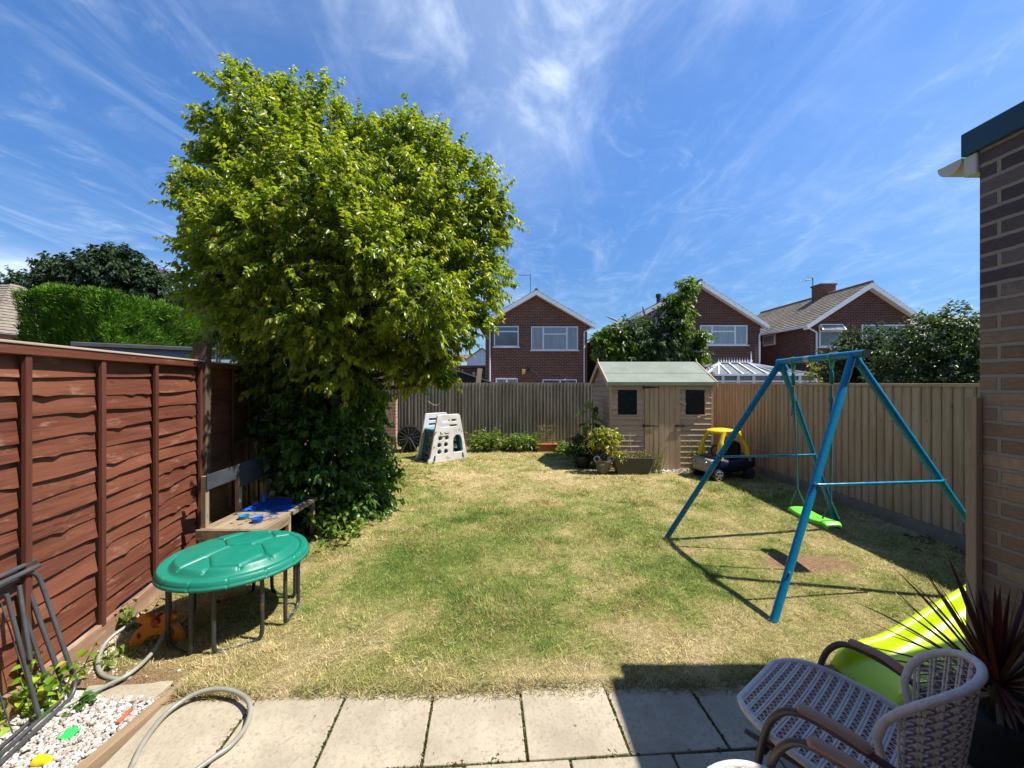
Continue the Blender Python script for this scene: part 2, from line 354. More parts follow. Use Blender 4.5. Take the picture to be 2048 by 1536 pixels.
MT['shed_x'] = woodmat('shed_cladding', (0.54, 0.39, 0.26), (0.42, 0.29, 0.19), (0.60, 0.46, 0.33), 'x', rough=0.8, bmp=0.35)
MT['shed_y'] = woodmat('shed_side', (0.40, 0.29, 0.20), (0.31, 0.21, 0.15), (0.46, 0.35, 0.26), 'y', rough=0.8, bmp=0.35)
MT['shed_z'] = woodmat('shed_door', (0.55, 0.39, 0.24), (0.40, 0.26, 0.15), (0.62, 0.47, 0.31), 'z', rough=0.8, bmp=0.35)
MT['felt'] = M('green_felt', (0.235, 0.26, 0.205), (0.19, 0.21, 0.165), 3, rough=0.95, bmp=0.6, c3=(0.31, 0.34, 0.30), s3=90, bscale=250)
MT['black_iron'] = M('black_iron', (0.02, 0.02, 0.02), (0.035, 0.03, 0.03), 20, rough=0.5)
MT['dark'] = M('dark_inside', (0.010, 0.012, 0.016), (0.016, 0.018, 0.022), 1, rough=0.12, spec=0.5)
MT['concrete'] = M('concrete_slab', (0.43, 0.37, 0.275), (0.31, 0.265, 0.195), 3.2, rough=0.92, bmp=0.9, c3=(0.27, 0.23, 0.17), s3=55, l3=0.50, h3=0.72, lo=0.35, hi=0.65, bscale=60)
MT['board_concrete'] = M('gravel_board_concrete', (0.26, 0.22, 0.17), (0.19, 0.16, 0.12), 5, rough=0.95, bmp=0.5)
MT['soil'] = M('soil', (0.16, 0.115, 0.07), (0.10, 0.072, 0.045), 9, rough=1.0, bmp=1.0, c3=(0.25, 0.2, 0.13), s3=50)
MT['swing_blue'] = M('blue_steel', (0.0, 0.185, 0.36), (0.0, 0.16, 0.31), 6, rough=0.28, c3=(0.02, 0.13, 0.22), s3=60, l3=0.66, h3=0.8)
MT['teal'] = M('teal_plastic', (0.0, 0.16, 0.16), (0.0, 0.13, 0.13), 6, rough=0.45)
MT['rope'] = M('teal_rope', (0.02, 0.16, 0.17), (0.04, 0.22, 0.22), 90, rough=0.8, bmp=0.6)
MT['seat_green'] = M('lime_seat', (0.16, 0.62, 0.03), (0.13, 0.52, 0.03), 5, rough=0.4)
MT['lime'] = M('lime_plastic', (0.50, 0.66, 0.002), (0.44, 0.60, 0.002), 4, rough=0.40, spec=0.5, c3=(0.40, 0.52, 0.02), s3=14, l3=0.64, h3=0.85)
MT['turtle'] = M('green_plastic', (0.010, 0.20, 0.135), (0.008, 0.175, 0.12), 5, rough=0.42, spec=0.45, c3=(0.05, 0.30, 0.19), s3=20, l3=0.6, h3=0.9)
MT['tube'] = M('grey_steel', (0.10, 0.105, 0.115), (0.07, 0.073, 0.08), 9, rough=0.4, metal=0.3, c3=(0.2, 0.14, 0.1), s3=40, l3=0.68, h3=0.75)
MT['tube_dark'] = M('black_steel', (0.055, 0.06, 0.065), (0.035, 0.04, 0.045), 9, rough=0.4, metal=0.3, c3=(0.18, 0.08, 0.04), s3=12, l3=0.66, h3=0.72)
MT['mat'] = M('black_mat', (0.008, 0.009, 0.010), (0.013, 0.013, 0.014), 40, rough=0.6, spec=0.2)
MT['hose'] = M('grey_hose', (0.30, 0.29, 0.25), (0.22, 0.215, 0.185), 12, rough=0.35, spec=0.5)
MT['orange'] = M('orange_plastic', (0.62, 0.22, 0.005), (0.5, 0.16, 0.004), 6, rough=0.4)
MT['red'] = M('red_plastic', (0.35, 0.02, 0.015), (0.3, 0.02, 0.01), 6, rough=0.4)
MT['yellow'] = M('yellow_plastic', (0.78, 0.58, 0.01), (0.68, 0.48, 0.01), 5, rough=0.35)
MT['navy'] = M('navy_plastic', (0.004, 0.008, 0.035), (0.006, 0.011, 0.045), 5, rough=0.35)
MT['bumper'] = M('grey_plastic', (0.30, 0.29, 0.27), (0.24, 0.23, 0.22), 5, rough=0.5)
MT['tyre'] = M('black_plastic', (0.012, 0.012, 0.013), (0.02, 0.02, 0.02), 12, rough=0.5)
MT['silver'] = M('silver_plastic', (0.45, 0.45, 0.45), (0.35, 0.35, 0.35), 12, rough=0.3, metal=0.4)
MT['climber'] = M('pale_grey_plastic', (0.70, 0.68, 0.64), (0.52, 0.50, 0.47), 4, rough=0.45, c3=(0.3, 0.28, 0.25), s3=16, l3=0.66, h3=0.8)
MT['climber_blue'] = M('blue_teal_plastic', (0.006, 0.09, 0.14), (0.006, 0.07, 0.11), 4, rough=0.4)
MT['deck_blue'] = M('sky_blue_plastic', (0.05, 0.30, 0.48), (0.05, 0.25, 0.42), 4, rough=0.35)
MT['bench_wood'] = woodmat('bench_wood', (0.30, 0.23, 0.15), (0.19, 0.14, 0.09), (0.37, 0.29, 0.195), 'y', rough=0.85, bmp=0.6, worn=(0.12, 0.09, 0.06), wl=0.52, wh=0.66)
MT['bench_leg'] = woodmat('bench_leg', (0.32, 0.25, 0.16), (0.21, 0.155, 0.095), (0.39, 0.31, 0.20), 'z', rough=0.8, bmp=0.4)
MT['slate_board'] = M('dark_grey_board', (0.055, 0.062, 0.072), (0.04, 0.045, 0.055), 6, rough=0.6, c3=(0.2, 0.2, 0.2), s3=30, l3=0.7, h3=0.75)
MT['blue_tray'] = M('blue_plastic', (0.01, 0.10, 0.52), (0.01, 0.08, 0.42), 5, rough=0.35)
MT['planter'] = M('olive_grey_planter', (0.06, 0.065, 0.048), (0.055, 0.06, 0.045), 7, rough=0.6)
MT['terracotta'] = M('terracotta', (0.42, 0.13, 0.06), (0.34, 0.10, 0.05), 7, rough=0.85)
MT['galv'] = M('weathered_pot', (0.16, 0.15, 0.12), (0.09, 0.085, 0.07), 9, rough=0.7, c3=(0.5, 0.5, 0.45), s3=10, l3=0.6, h3=0.7)
MT['blackpot'] = M('black_pot', (0.015, 0.017, 0.018), (0.025, 0.025, 0.025), 9, rough=0.5)
MT['cord'] = M('pale_cord', (0.80, 0.72, 0.67), (0.66, 0.60, 0.57), 60, rough=0.8, bmp=0.8, bscale=400)
MT['mauve'] = M('mauve_cord', (0.24, 0.145, 0.14), (0.17, 0.10, 0.10), 60, rough=0.8)
MT['chair_tube'] = M('brown_tube', (0.075, 0.06, 0.052), (0.055, 0.045, 0.04), 12, rough=0.38)
MT['arm_wood'] = M('tan_arm', (0.42, 0.22, 0.115), (0.33, 0.165, 0.085), 3, sc=(1, 9, 9), rough=0.5)
MT['fascia'] = M('blue_grey_fascia', (0.022, 0.07, 0.12), (0.018, 0.06, 0.10), 4, rough=0.45)
MT['gutter'] = M('old_white_plastic', (0.72, 0.70, 0.64), (0.6, 0.56, 0.48), 9, rough=0.4)
MT['stone'] = M('pale_stone', (0.52, 0.48, 0.43), (0.45, 0.41, 0.37), 25, rough=0.85)
MT['timber_edge'] = woodmat('timber_edging', (0.33, 0.23, 0.14), (0.22, 0.15, 0.09), (0.4, 0.3, 0.2), 'y', rough=0.85)
MT['garage_wall'] = M('blue_grey_boards', (0.26, 0.33, 0.42), (0.22, 0.28, 0.36), 2, rough=0.4)
MT['galv_pole'] = M('galvanised_pole', (0.5, 0.52, 0.54), (0.4, 0.42, 0.44), 9, rough=0.35, metal=0.5)
MT['vcol'] = leafmat('painted_soil', 0.0, 0.95, 0.1)
def turfmat():
    m, nt, bs = newmat('turf'); a = N(nt, 'ShaderNodeAttribute'); a.attribute_name = 'tint'; tcn = N(nt, 'ShaderNodeTexCoord'); v = tcn.outputs['Object']
    n1 = ntex(nt, v, 170, 4, 0.7); n2 = ntex(nt, v, 45, 5, 0.7, 1.0)
    c = mixc(nt, rng(nt, n1, 0.35, 0.62), mixc(nt, 1.0, a.outputs['Color'], (0.38, 0.36, 0.34), 'MULTIPLY'), mixc(nt, 1.0, a.outputs['Color'], (1.45, 1.42, 1.35), 'MULTIPLY'))
    c = mixc(nt, rng(nt, n2, 0.40, 0.65, 0, 0.8), c, mixc(nt, 1.0, c, (0.62, 0.66, 0.55), 'MULTIPLY'))
    nt.links.new(c, bs.inputs['Base Color']); bs.inputs['Roughness'].default_value = 1; bs.inputs['Specular IOR Level'].default_value = 0.05
    bump(nt, n1, 0.02, 1.0, bs); return m
MT['turf'] = turfmat()

# ------------------------------------------------------------ leaves
def mesh_np(name, V, T, C, mats):
    me = bpy.data.meshes.new(name); nv, nf = len(V), len(T); k = T.shape[1]
    me.vertices.add(nv); me.vertices.foreach_set('co', V.astype(np.float32).ravel())
    me.loops.add(nf * k); me.loops.foreach_set('vertex_index', T.astype(np.int32).ravel())
    me.polygons.add(nf); me.polygons.foreach_set('loop_start', (np.arange(nf) * k).astype(np.int32))
    me.update(calc_edges=True)
    if C is not None:
        a = me.attributes.new('tint', 'FLOAT_COLOR', 'POINT')
        a.data.foreach_set('color', np.concatenate([C, np.ones((len(C), 1))], 1).astype(np.float32).ravel())
    for m in (mats if isinstance(mats, (list, tuple)) else [mats]): me.materials.append(m)
    me.validate(); return me
def nrm(a): return a / np.maximum(np.linalg.norm(a, axis=-1, keepdims=True), 1e-9)
def leaves_mesh(name, P, A, size, width, col, mat, rg, fold=0.25, droop=0.25, up=0.7):
    """P leaf bases, A leaf axes, size lengths, col colours -> one mesh of folded leaf blades"""
    n = len(P); A = nrm(A); rv = rg.normal(size=(n, 3)) * 0.6; rv[:, 2] += up
    S = nrm(np.cross(A, rv)); Nn = np.cross(S, A); L = size[:, None]; W = (size * width)[:, None]
    D = np.array([0, 0, 1]) * L * droop
    m1 = P + A * L * 0.30 - D * 0.08; m2 = P + A * L * 0.66 - D * 0.42; tip = P + A * L - D
    v = np.stack([P, m1 + S * W * 0.48 + Nn * W * fold, m2 + S * W * 0.38 + Nn * W * fold * .8, tip, m2 - S * W * 0.38 + Nn * W * fold * .8, m1 - S * W * 0.48 + Nn * W * fold, m1, m2], 1).reshape(-1, 3)
    t0 = np.array([[0, 1, 6], [1, 2, 6], [2, 7, 6], [2, 3, 7], [3, 4, 7], [4, 6, 7], [4, 5, 6], [5, 0, 6]])
    T = (np.arange(n)[:, None, None] * 8 + t0[None]).reshape(-1, 3)
    C = np.repeat(col, 8, 0); return mesh_np(name, v, T, C, mat)
def ramp(t, cols):
    t = np.clip(t, 0, 0.9999) * (len(cols) - 1); i = t.astype(int); f = (t - i)[:, None]; c = np.array(cols)
    return c[i] * (1 - f) + c[i + 1] * f
def shoots(blobs, density, per, slen, lsize, width, cols, rg, upb=0.5, inner=0, jit=0.35, shell=(0.72, 1.0), tipcol=None, amp=0.24):
    """short leafy shoots over the surface of a union of blobs"""
    B = np.array([(b[0], b[1], b[2]) for b in blobs]); Rr = np.array([b[3] for b in blobs])
    st, dr, ln = [], [], []
    for i in range(len(B)):
        n = int(density * 12.57 * Rr[i] ** 2); d = nrm(rg.normal(size=(n, 3)))
        lump = 0.84 + amp * np.sin(d[:, 0] * 5 + i) * np.cos(d[:, 2] * 4.3 + i * 2) + rg.normal(size=n) * 0.05
        p = B[i] + d * Rr[i] * (rg.uniform(*shell, n) * lump)[:, None]
        dist = np.linalg.norm(p[:, None] - B[None], axis=2) / Rr[None]; dist[:, i] = 9
        keep = (dist.min(1) > 0.72); p = p[keep]; d = d[keep]
        dd = d + rg.normal(size=p.shape) * jit; dd[:, 2] += upb
        st.append(p); dr.append(nrm(dd)); ln.append(rg.uniform(*slen, len(p)))
    S = np.concatenate(st); D = np.concatenate(dr); L = np.concatenate(ln); m = len(S)
    t = np.linspace(0.08, 1, per)[None] + rg.normal(size=(m, per)) * 0.03; t = np.clip(t, 0, 1.03)
    P = S[:, None] + D[:, None] * (L[:, None] * t)[..., None]; P[..., 2] -= 0.18 * L[:, None] * t ** 2
    side = nrm(rg.normal(size=(m, per, 3))); side -= D[:, None] * (side * D[:, None]).sum(-1, keepdims=True); side = nrm(side)
    A = side * 0.75 + D[:, None] * 0.55; A[..., 2] -= 0.45
    sz = rg.uniform(*lsize, (m, per)) * (1 - 0.35 * t ** 3)
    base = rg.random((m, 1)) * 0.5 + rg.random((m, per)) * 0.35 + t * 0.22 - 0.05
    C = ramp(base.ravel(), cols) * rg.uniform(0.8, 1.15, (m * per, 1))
    if tipcol is not None:
        k = (t.ravel() > 0.9) & (rg.random(m * per) < 0.5); C[k] = C[k] * 0.5 + np.array(tipcol) * 0.5
    P = P.reshape(-1, 3); A = A.reshape(-1, 3); sz = sz.ravel()
    if inner:
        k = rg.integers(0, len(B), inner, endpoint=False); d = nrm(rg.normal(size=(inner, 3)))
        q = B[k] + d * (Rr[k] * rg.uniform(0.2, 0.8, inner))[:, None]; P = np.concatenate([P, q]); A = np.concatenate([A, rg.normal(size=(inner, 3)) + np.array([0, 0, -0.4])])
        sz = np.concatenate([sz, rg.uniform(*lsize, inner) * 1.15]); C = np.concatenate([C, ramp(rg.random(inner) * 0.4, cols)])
    return P, A, sz, C, S, D, L
# ============================================================ GROUND
g = MB(); g.box((-120, -30, -0.35), (160, 300, -0.05)); tag(g.build('ground', MT['soil']), kind='structure')
# height-free lawn sheet with painted-in dryness (real colour of the turf)
FD = Vector((-0.2378, 0.9713, 0)); FO = Vector((-2.51 - 0.245 * (1.2 - 2.35), 1.2, 0))     # left fence line
def fx(Y): return -2.51 - 0.245 * (Y - 2.35)
DRY = np.array([[0.135, 0.205, 0.042], [0.28, 0.31, 0.09], [0.47, 0.395, 0.185], [0.62, 0.495, 0.29]])
def dryness(x, y):
    d = 0.57 + 0.8 * (fbm(x * 0.9 + 3, y * 0.9 + 9, 3) - 0.5) + 0.85 * (fbm(x * 5 + 20, y * 5, 3) - 0.5)
    def gs(cx, cy, rx, ry): return np.exp(-((x - cx) / rx) ** 2 - ((y - cy) / ry) ** 2)
    d -= 0.36 * gs(-0.25, 4.1, 0.9, 1.2) + 0.22 * gs(-0.3, 2.5, 0.9, 0.5) + 0.22 * gs(1.4, 3.4, 0.45, 0.8) + 0.25 * gs(-0.9, 3.9, 0.4, 0.7)
    d += 0.16 * gs(0.3, 7.3, 2.5, 1.3) + 0.16 * gs(2.3, 4.0, 0.9, 0.7) + 0.15 * gs(-1.2, 2.3, 0.5, 0.3) + 0.1 * gs(-0.2, 2.2, 0.4, .15)
    return np.clip(d, 0, 1)
def bare(x, y):
    e = ((x - 2.62) / 0.42) ** 2 + ((y - 3.5) / 0.20) ** 2; e = e + 0.7 * (fbm(x * 6, y * 6, 3) - 0.5)
    b = np.clip((1.25 - e) * 1.6, 0, 1)
    # worn soil beside the left fence and under the tree
    w = np.clip(1 - (x - (-2.51 - 0.245 * (y - 2.35))) / 0.22 + (fbm(x * 4 + 7, y * 4, 3) - 0.5) * 1.2, 0, 1)
    w = np.maximum(w, np.clip((2.30 - y) * 6, 0, 1) * np.clip((-1.72 - x) * 8, 0, 1))
    return np.maximum(b, w)
def front(x): return 2.07 + 0.085 * (x < -1.74) + 0.035 * x + 0.05 * (fbm(x * 3 + 50, x * 0 + 3, 4) - 0.5)
nx, ny = 330, 400
xs = np.linspace(-5.2, 4.6, nx); ys = np.linspace(0, 1, ny); X, Yg = np.meshgrid(xs, ys); Yg = front(X) + 0.01 + Yg * (10.4 - front(X))
Z = 0.018 + 0.012 * (fbm(X * 7, Yg * 7, 3) - 0.5) - .012 * np.exp(-((Yg - front(X)) / .03) ** 2)
V = np.stack([X, Yg, Z], -1).reshape(-1, 3)
ix = np.arange(nx - 1); iy = np.arange(ny - 1); A0 = (iy[:, None] * nx + ix[None]).ravel()
Q = np.stack([A0, A0 + 1, A0 + nx + 1, A0 + nx], 1)
dr = dryness(X.ravel(), Yg.ravel()); C = ramp(dr * 0.95, DRY) * 0.92 * (0.75 + 0.5 * _rng.random((nx * ny, 1)))
bb = bare(X.ravel(), Yg.ravel())[:, None]; C = C * (1 - bb) + np.array([[0.36, 0.235, 0.15]]) * (0.85 + 0.3 * _rng.random((nx * ny, 1))) * bb
lawn = link('lawn', mesh_np('lawn', V, Q, C, MT['turf'])); tag(lawn, kind='structure')

# grass blades
rg = np.random.default_rng(5)
def blades(n, Ymax, pw):
    u = rg.random(n); y = (2.0 ** pw + u * (Ymax ** pw - 2.0 ** pw)) ** (1 / pw)
    x = rg.uniform(-1, 1, n); lo = np.maximum(-2.42 - 0.245 * (y - 2.35), -1.32 * y); hi = np.minimum(4.25, 1.3 * y); x = lo + (x + 1) / 2 * (hi - lo)
    k = (y > front(x) - 0.015 - (rg.random(n) ** 4) * 0.07) & (rg.random(n) > bare(x, y) * 0.97)
    k &= ~((x > 1.7) & (x < 3.7) & (y > 7.2) & (y < 8.9)) & ~((y < 2.2) & (x < -1.72))
    return x[k], y[k]
x, y = blades(620000, 9.8, 0.1)
n = len(x); d = dryness(x, y) + rg.normal(size=n) * 0.17
C = ramp(d, DRY) * rg.uniform(0.5, 1.45, (n, 1))
br = (fbm(x * 2.3 + 30, y * 2.3 + 4, 3) > 0.62) & (rg.random(n) < 0.28); C[br] = np.array([0.46, 0.29, 0.15]) * rg.uniform(0.6, 1.2, (br.sum(), 1))
th = rg.uniform(0, 2 * np.pi, n); tall = 1 + 1.2 * np.clip((fbm(x * 3 + 80, y * 3, 3) - 0.55) * 4, 0, 1)
far = np.clip(y / 3.0, 1, 2.6)
ln = rg.uniform(0.016, 0.044, n) * tall * (1 - 0.3 * d) * far ** 0.35; lean = rg.uniform(0.45, 1.35, n) + 0.3 * np.clip(d, 0, 1)
w = rg.uniform(0.0013, 0.0028, n) * far
edge_ = y < front(x) + .05; C[edge_] *= .72; ln[edge_] *= 1.25  # longer edge blades, with the overhang's shadow line put into their colour
C *= (0.62 + 0.76 * vnoise(x * 26, y * 26))[:, None]
dx, dy = np.cos(th), np.sin(th)
P0 = np.stack([x - dy * w, y + dx * w, np.full(n, 0.012)], 1); P1 = np.stack([x + dy * w, y - dx * w, np.full(n, 0.012)], 1)
P2 = np.stack([x + dx * ln * np.sin(lean), y + dy * ln * np.sin(lean), 0.012 + ln * np.maximum(np.cos(lean), 0.12)], 1)
V = np.stack([P0, P1, P2], 1).reshape(-1, 3); T = np.arange(3 * n).reshape(-1, 3)
tag(link('grass', mesh_np('grass', V, T, np.repeat(C, 3, 0), MT['blade'])), 'short sun-dried lawn grass, patches of straw and green', 'grass', kind='stuff')
# loose straw lying on the turf
x, y = blades(5200, 6, 0.1); n = len(x); th = rg.uniform(0, 6.28, n); ln = rg.uniform(0.015, 0.055, n) + .07 * (rg.random(n) < .02); w = rg.uniform(0.0007, 0.0013, n); dx, dy = np.cos(th), np.sin(th)
z0 = rg.uniform(0.02, 0.035, n); cv = rg.normal(size=n) * 0.08
pts = []
for k in range(3):
    t = k / 2; cx = x + dx * ln * (t - .5) - dy * ln * cv * t * (1 - t) * 4; cy = y + dy * ln * (t - .5) + dx * ln * cv * t * (1 - t) * 4; z = z0 + 0.01 * t
    pts += [np.stack([cx - dy * w, cy + dx * w, z], 1), np.stack([cx + dy * w, cy - dx * w, z], 1)]
V = np.stack(pts, 1).reshape(-1, 3); T = (np.arange(n)[:, None, None] * 6 + np.array([[0, 1, 3, 2], [2, 3, 5, 4]])[None]).reshape(-1, 4)
C = np.repeat(np.array([[0.62, 0.5, 0.28]]) * rg.uniform(0.6, 1.2, (n, 1)), 6, 0)
tag(link('straw', mesh_np('straw', V, T, C, MT['blade'])), 'pale dry stalks lying loose on the lawn', 'straw', kind='stuff')

# patio of square slabs
PA = R(3.4); PR = Matrix.Rotation(PA, 3, 'Z')
pb = MB(); rp = random.Random(3)
for row in range(-3, 1):
    for c in range(-4, 9):
        cx = -0.39 + 0.442 * c + 0.221 + (0.0 if row > -1 else 0.18); cy = 1.893 + 0.442 * row
        q = PR @ Vector((cx + 0.112, cy, 0))
        if q.x < -1.62: continue
        h = 0.206; dz = rp.uniform(-0.004, 0.004); a = PA + R(rp.uniform(-0.6, 0.6)); m = Matrix.Rotation(a, 3, 'Z')
        b = len(pb.v); vs = []
        h = 0.2155
        for z in (-0.04, 0.012 + dz):
            for sx, sy in ((-1, -1), (1, -1), (1, 1), (-1, 1)): vs.append(q + m @ Vector((sx * h, sy * h, z + rp.uniform(-.001, .001))))
        pb.add(vs, [(0,3,2,1),(4,5,6,7),(0,1,5,4),(1,2,6,5),(2,3,7,6),(3,0,4,7)])
# one odd slab beside the gravel
pb.add([(-2.16,1.985,-.03),(-1.80,2.0,-.03),(-1.80,2.13,-.03),(-2.24,2.13,-.03),(-2.16,1.985,.012),(-1.80,2.0,.014),(-1.80,2.13,.014),(-2.24,2.13,.012)],
       [(0,3,2,1),(4,5,6,7),(0,1,5,4),(1,2,6,5),(2,3,7,6),(3,0,4,7)])
tag(pb.build('patio', MT['concrete'], bevel=0.005), kind='structure')
jb = MB(); jb.box((-4, 0.2, -0.045), (5, 2.45, -0.006)); tag(jb.build('patio_bed', MT['soil']), kind='structure')
# weeds and crumbs in the joints
def plant(name, base, n, h, spread, lsize, width, cols, label, cat, group=None, seed=0, mat='leaf', stem=True, droop=0.35, parent=None, per=7, straight=0.5):
    rg = np.random.default_rng(seed); S = np.tile(np.array(base, float), (n, 1)); S[:, :2] += rg.normal(size=(n, 2)) * spread * 0.25
    D = rg.normal(size=(n, 3)) * (1 - straight); D[:, :2] *= spread / max(h, .01); D[:, 2] = 1; D = nrm(D); L = h * rg.uniform(0.55, 1.05, n)
    t = np.linspace(0.25, 1, per)[None].repeat(n, 0) + rg.normal(size=(n, per)) * 0.05
    P = S[:, None] + D[:, None] * (L[:, None] * t)[..., None]
    A = rg.normal(size=(n, per, 3)); A[..., 2] = A[..., 2] * 0.3 + 0.25; sz = rg.uniform(*lsize, n * per)
    C = ramp(rg.random(n * per), cols) * rg.uniform(0.8, 1.15, (n * per, 1))
    root = parent or thing(name, base, label, cat, group)
    fo = link('foliage', leaves_mesh('foliage', P.reshape(-1, 3), A.reshape(-1, 3), sz, width, C, MT[mat], rg, droop=droop), root)
    if stem:
        sb = MB()
        for i in range(n): sb.tube([S[i], S[i] + D[i] * L[i] * 0.5, S[i] + D[i] * L[i]], [0.004 + h * 0.004, 0.003 + h * .003, 0.0015], 5)
        sb.build('stem', MT['bark'] if mat == 'woody' else MT['stem'], root)
    return root
MT['stem'] = M('green_stem', (0.12, 0.16, 0.04), (0.16, 0.13, 0.05), 20, rough=0.7)
GREEN = [(0.03, 0.075, 0.012), (0.06, 0.125, 0.018), (0.11, 0.19, 0.025)]
rj = np.random.default_rng(9); Ps, As = [], []
def joint_line(p, q, n):
    for i in range(n):
        t = rj.random(); b = Vector(p).lerp(Vector(q), t)
        for k in range(5): Ps.append((b.x + rj.normal() * .006, b.y + rj.normal() * .006, 0.0)); As.append((rj.normal(), rj.normal(), 0.9))
for c in range(-2, 4):
    a = PR @ Vector((-0.39 + 0.442 * c + 0.112, 2.1, 0)); b = PR @ Vector((-0.39 + 0.442 * c + 0.112, 1.68, 0)); joint_line(a, b, 75)
a = PR @ Vector((-1.5, 1.672, 0)); b = PR @ Vector((1.6, 1.672, 0)); joint_line(a, b, 230)
for cx in (-1.30, -1.02, -0.12, 0.02, 0.52, 0.55):
    q = PR @ Vector((cx, 1.68, 0))
    for k in range(30): Ps.append((q.x + rj.normal() * .02, q.y + rj.normal() * .012, 0.004)); As.append((rj.normal(), rj.normal(), 1.0))
Ps = np.array(Ps); As = np.array(As); C = ramp(rj.random(len(Ps)), [(0.13, 0.10, 0.05), (0.16, 0.15, 0.05), (0.07, 0.13, 0.02)])
tag(link('joint_weeds', leaves_mesh('joint_weeds', Ps, As, rj.uniform(0.008, 0.026, len(Ps)), 0.6, C, MT['leaf'], rj)), 'tiny weeds growing in the joints of the patio slabs', 'weeds', kind='stuff')
# scattered debris bits on slabs
dbm = MB()
for i in range(150):
    x = rp.uniform(-1.5, 2.2); y = rp.uniform(1.3, 2.08); s = rp.uniform(0.0008, 0.0028) * (2.2 if rp.random() < .03 else 1); a = rp.uniform(0, 6.28); l = s * rp.uniform(1, 3.5)
    dbm.add([(x - math.cos(a) * l, y - math.sin(a) * l, .019), (x + math.sin(a) * s, y - math.cos(a) * s, .0185), (x + math.cos(a) * l, y + math.sin(a) * l, .0192), (x - math.sin(a) * s, y + math.cos(a) * s, .0215)], [(0, 1, 2), (0, 2, 3)])
tag(dbm.build('crumbs', MT['soil']), 'specks of soil and dead leaf scattered over the paving', 'litter', kind='stuff')

# timber edging, gravel
te = MB(); te.beam((-1.80, 1.15, 0.004), (-1.725, 2.10, 0.008), 0.05, 0.05); tag(te.build('timber_edging', MT['timber_edge'], bevel=0.004), 'weathered timber edging board between white gravel and patio slabs', 'edging')
gb = MB(); gb.add([(-2.9, 0.3, -.004), (-1.76, 0.3, -.004), (-1.76, 2.02, -.004), (-2.2, 2.04, -.004), (-2.6, 2.7, -.004), (-3.2, 2.7, -.004)], [(0, 1, 2, 3, 4, 5)])
tag(gb.build('gravel_bed', MT['stone']), kind='structure')
ico = bmesh.new(); bmesh.ops.create_icosphere(ico, subdivisions=1, radius=1); icv = np.array([v.co[:] for v in ico.verts]); icf = np.array([[v.index for v in f.verts] for f in ico.faces]); ico.free()
def stones(name, pts, smin, smax, cols, label, seed=1):
    rg = np.random.default_rng(seed); n = len(pts); s = rg.uniform(smin, smax, (n, 1, 1)) * rg.uniform(0.6, 1.25, (n, 1, 3)); s[..., 2] *= 0.65
    v = icv[None] * (1 + rg.normal(size=(n, 12, 1)) * 0.16) * s; a = rg.uniform(0, 6.28, n); c, sn = np.cos(a)[:, None], np.sin(a)[:, None]
    v = np.stack([v[..., 0] * c - v[..., 1] * sn, v[..., 0] * sn + v[..., 1] * c, v[..., 2]], -1) + np.array(pts)[:, None]
    T = (np.arange(n)[:, None, None] * 12 + icf[None]).reshape(-1, 3); C = np.repeat(ramp(rg.random(n), cols) * rg.uniform(.85, 1.1, (n, 1)), 12, 0)
    return tag(link(name, mesh_np(name, v.reshape(-1, 3), T, C, MT['vcol'])), label, 'gravel', kind='stuff')
pts = []
while len(pts) < 5200:
    x = rp.uniform(-2.75, -1.76); y = rp.uniform(1.2, 2.03)
    if x < fx(y) + 0.04 or x > -1.835 + 0.079 * (y - 1.15): continue
    pts.append((x, y, rp.uniform(0.0, 0.014)))
stones('white_gravel', pts, 0.006, 0.013, [(0.30, 0.25, 0.22), (0.50, 0.45, 0.41), (0.62, 0.59, 0.56)], 'white and pinkish stone chippings between the red fence and the timber edging')
pts = []
while len(pts) < 1300:
    y = rp.uniform(2.0, 2.75); x = fx(y) + 0.06 + abs(rp.gauss(0, 0.16))
    if y < 2.14 and x > -2.28: continue
    pts.append((x, y, 0.012 + rp.uniform(0.0, 0.008)))
stones('pebbles', pts, 0.005, 0.011, [(0.34, 0.27, 0.18), (0.5, 0.43, 0.33), (0.6, 0.55, 0.47)], 'tan pebbles and dry litter at the foot of the red fence', 2)
pts = [(rp.uniform(2.25, 3.25), 7.12 + rp.gauss(0, .05), rp.uniform(.015, .03)) for _ in range(420)]
stones('shed_gravel', pts, 0.010, 0.022, [(0.5, 0.47, 0.42), (0.7, 0.68, 0.62)], 'pale gravel strip on the ground in front of the shed door', 3)

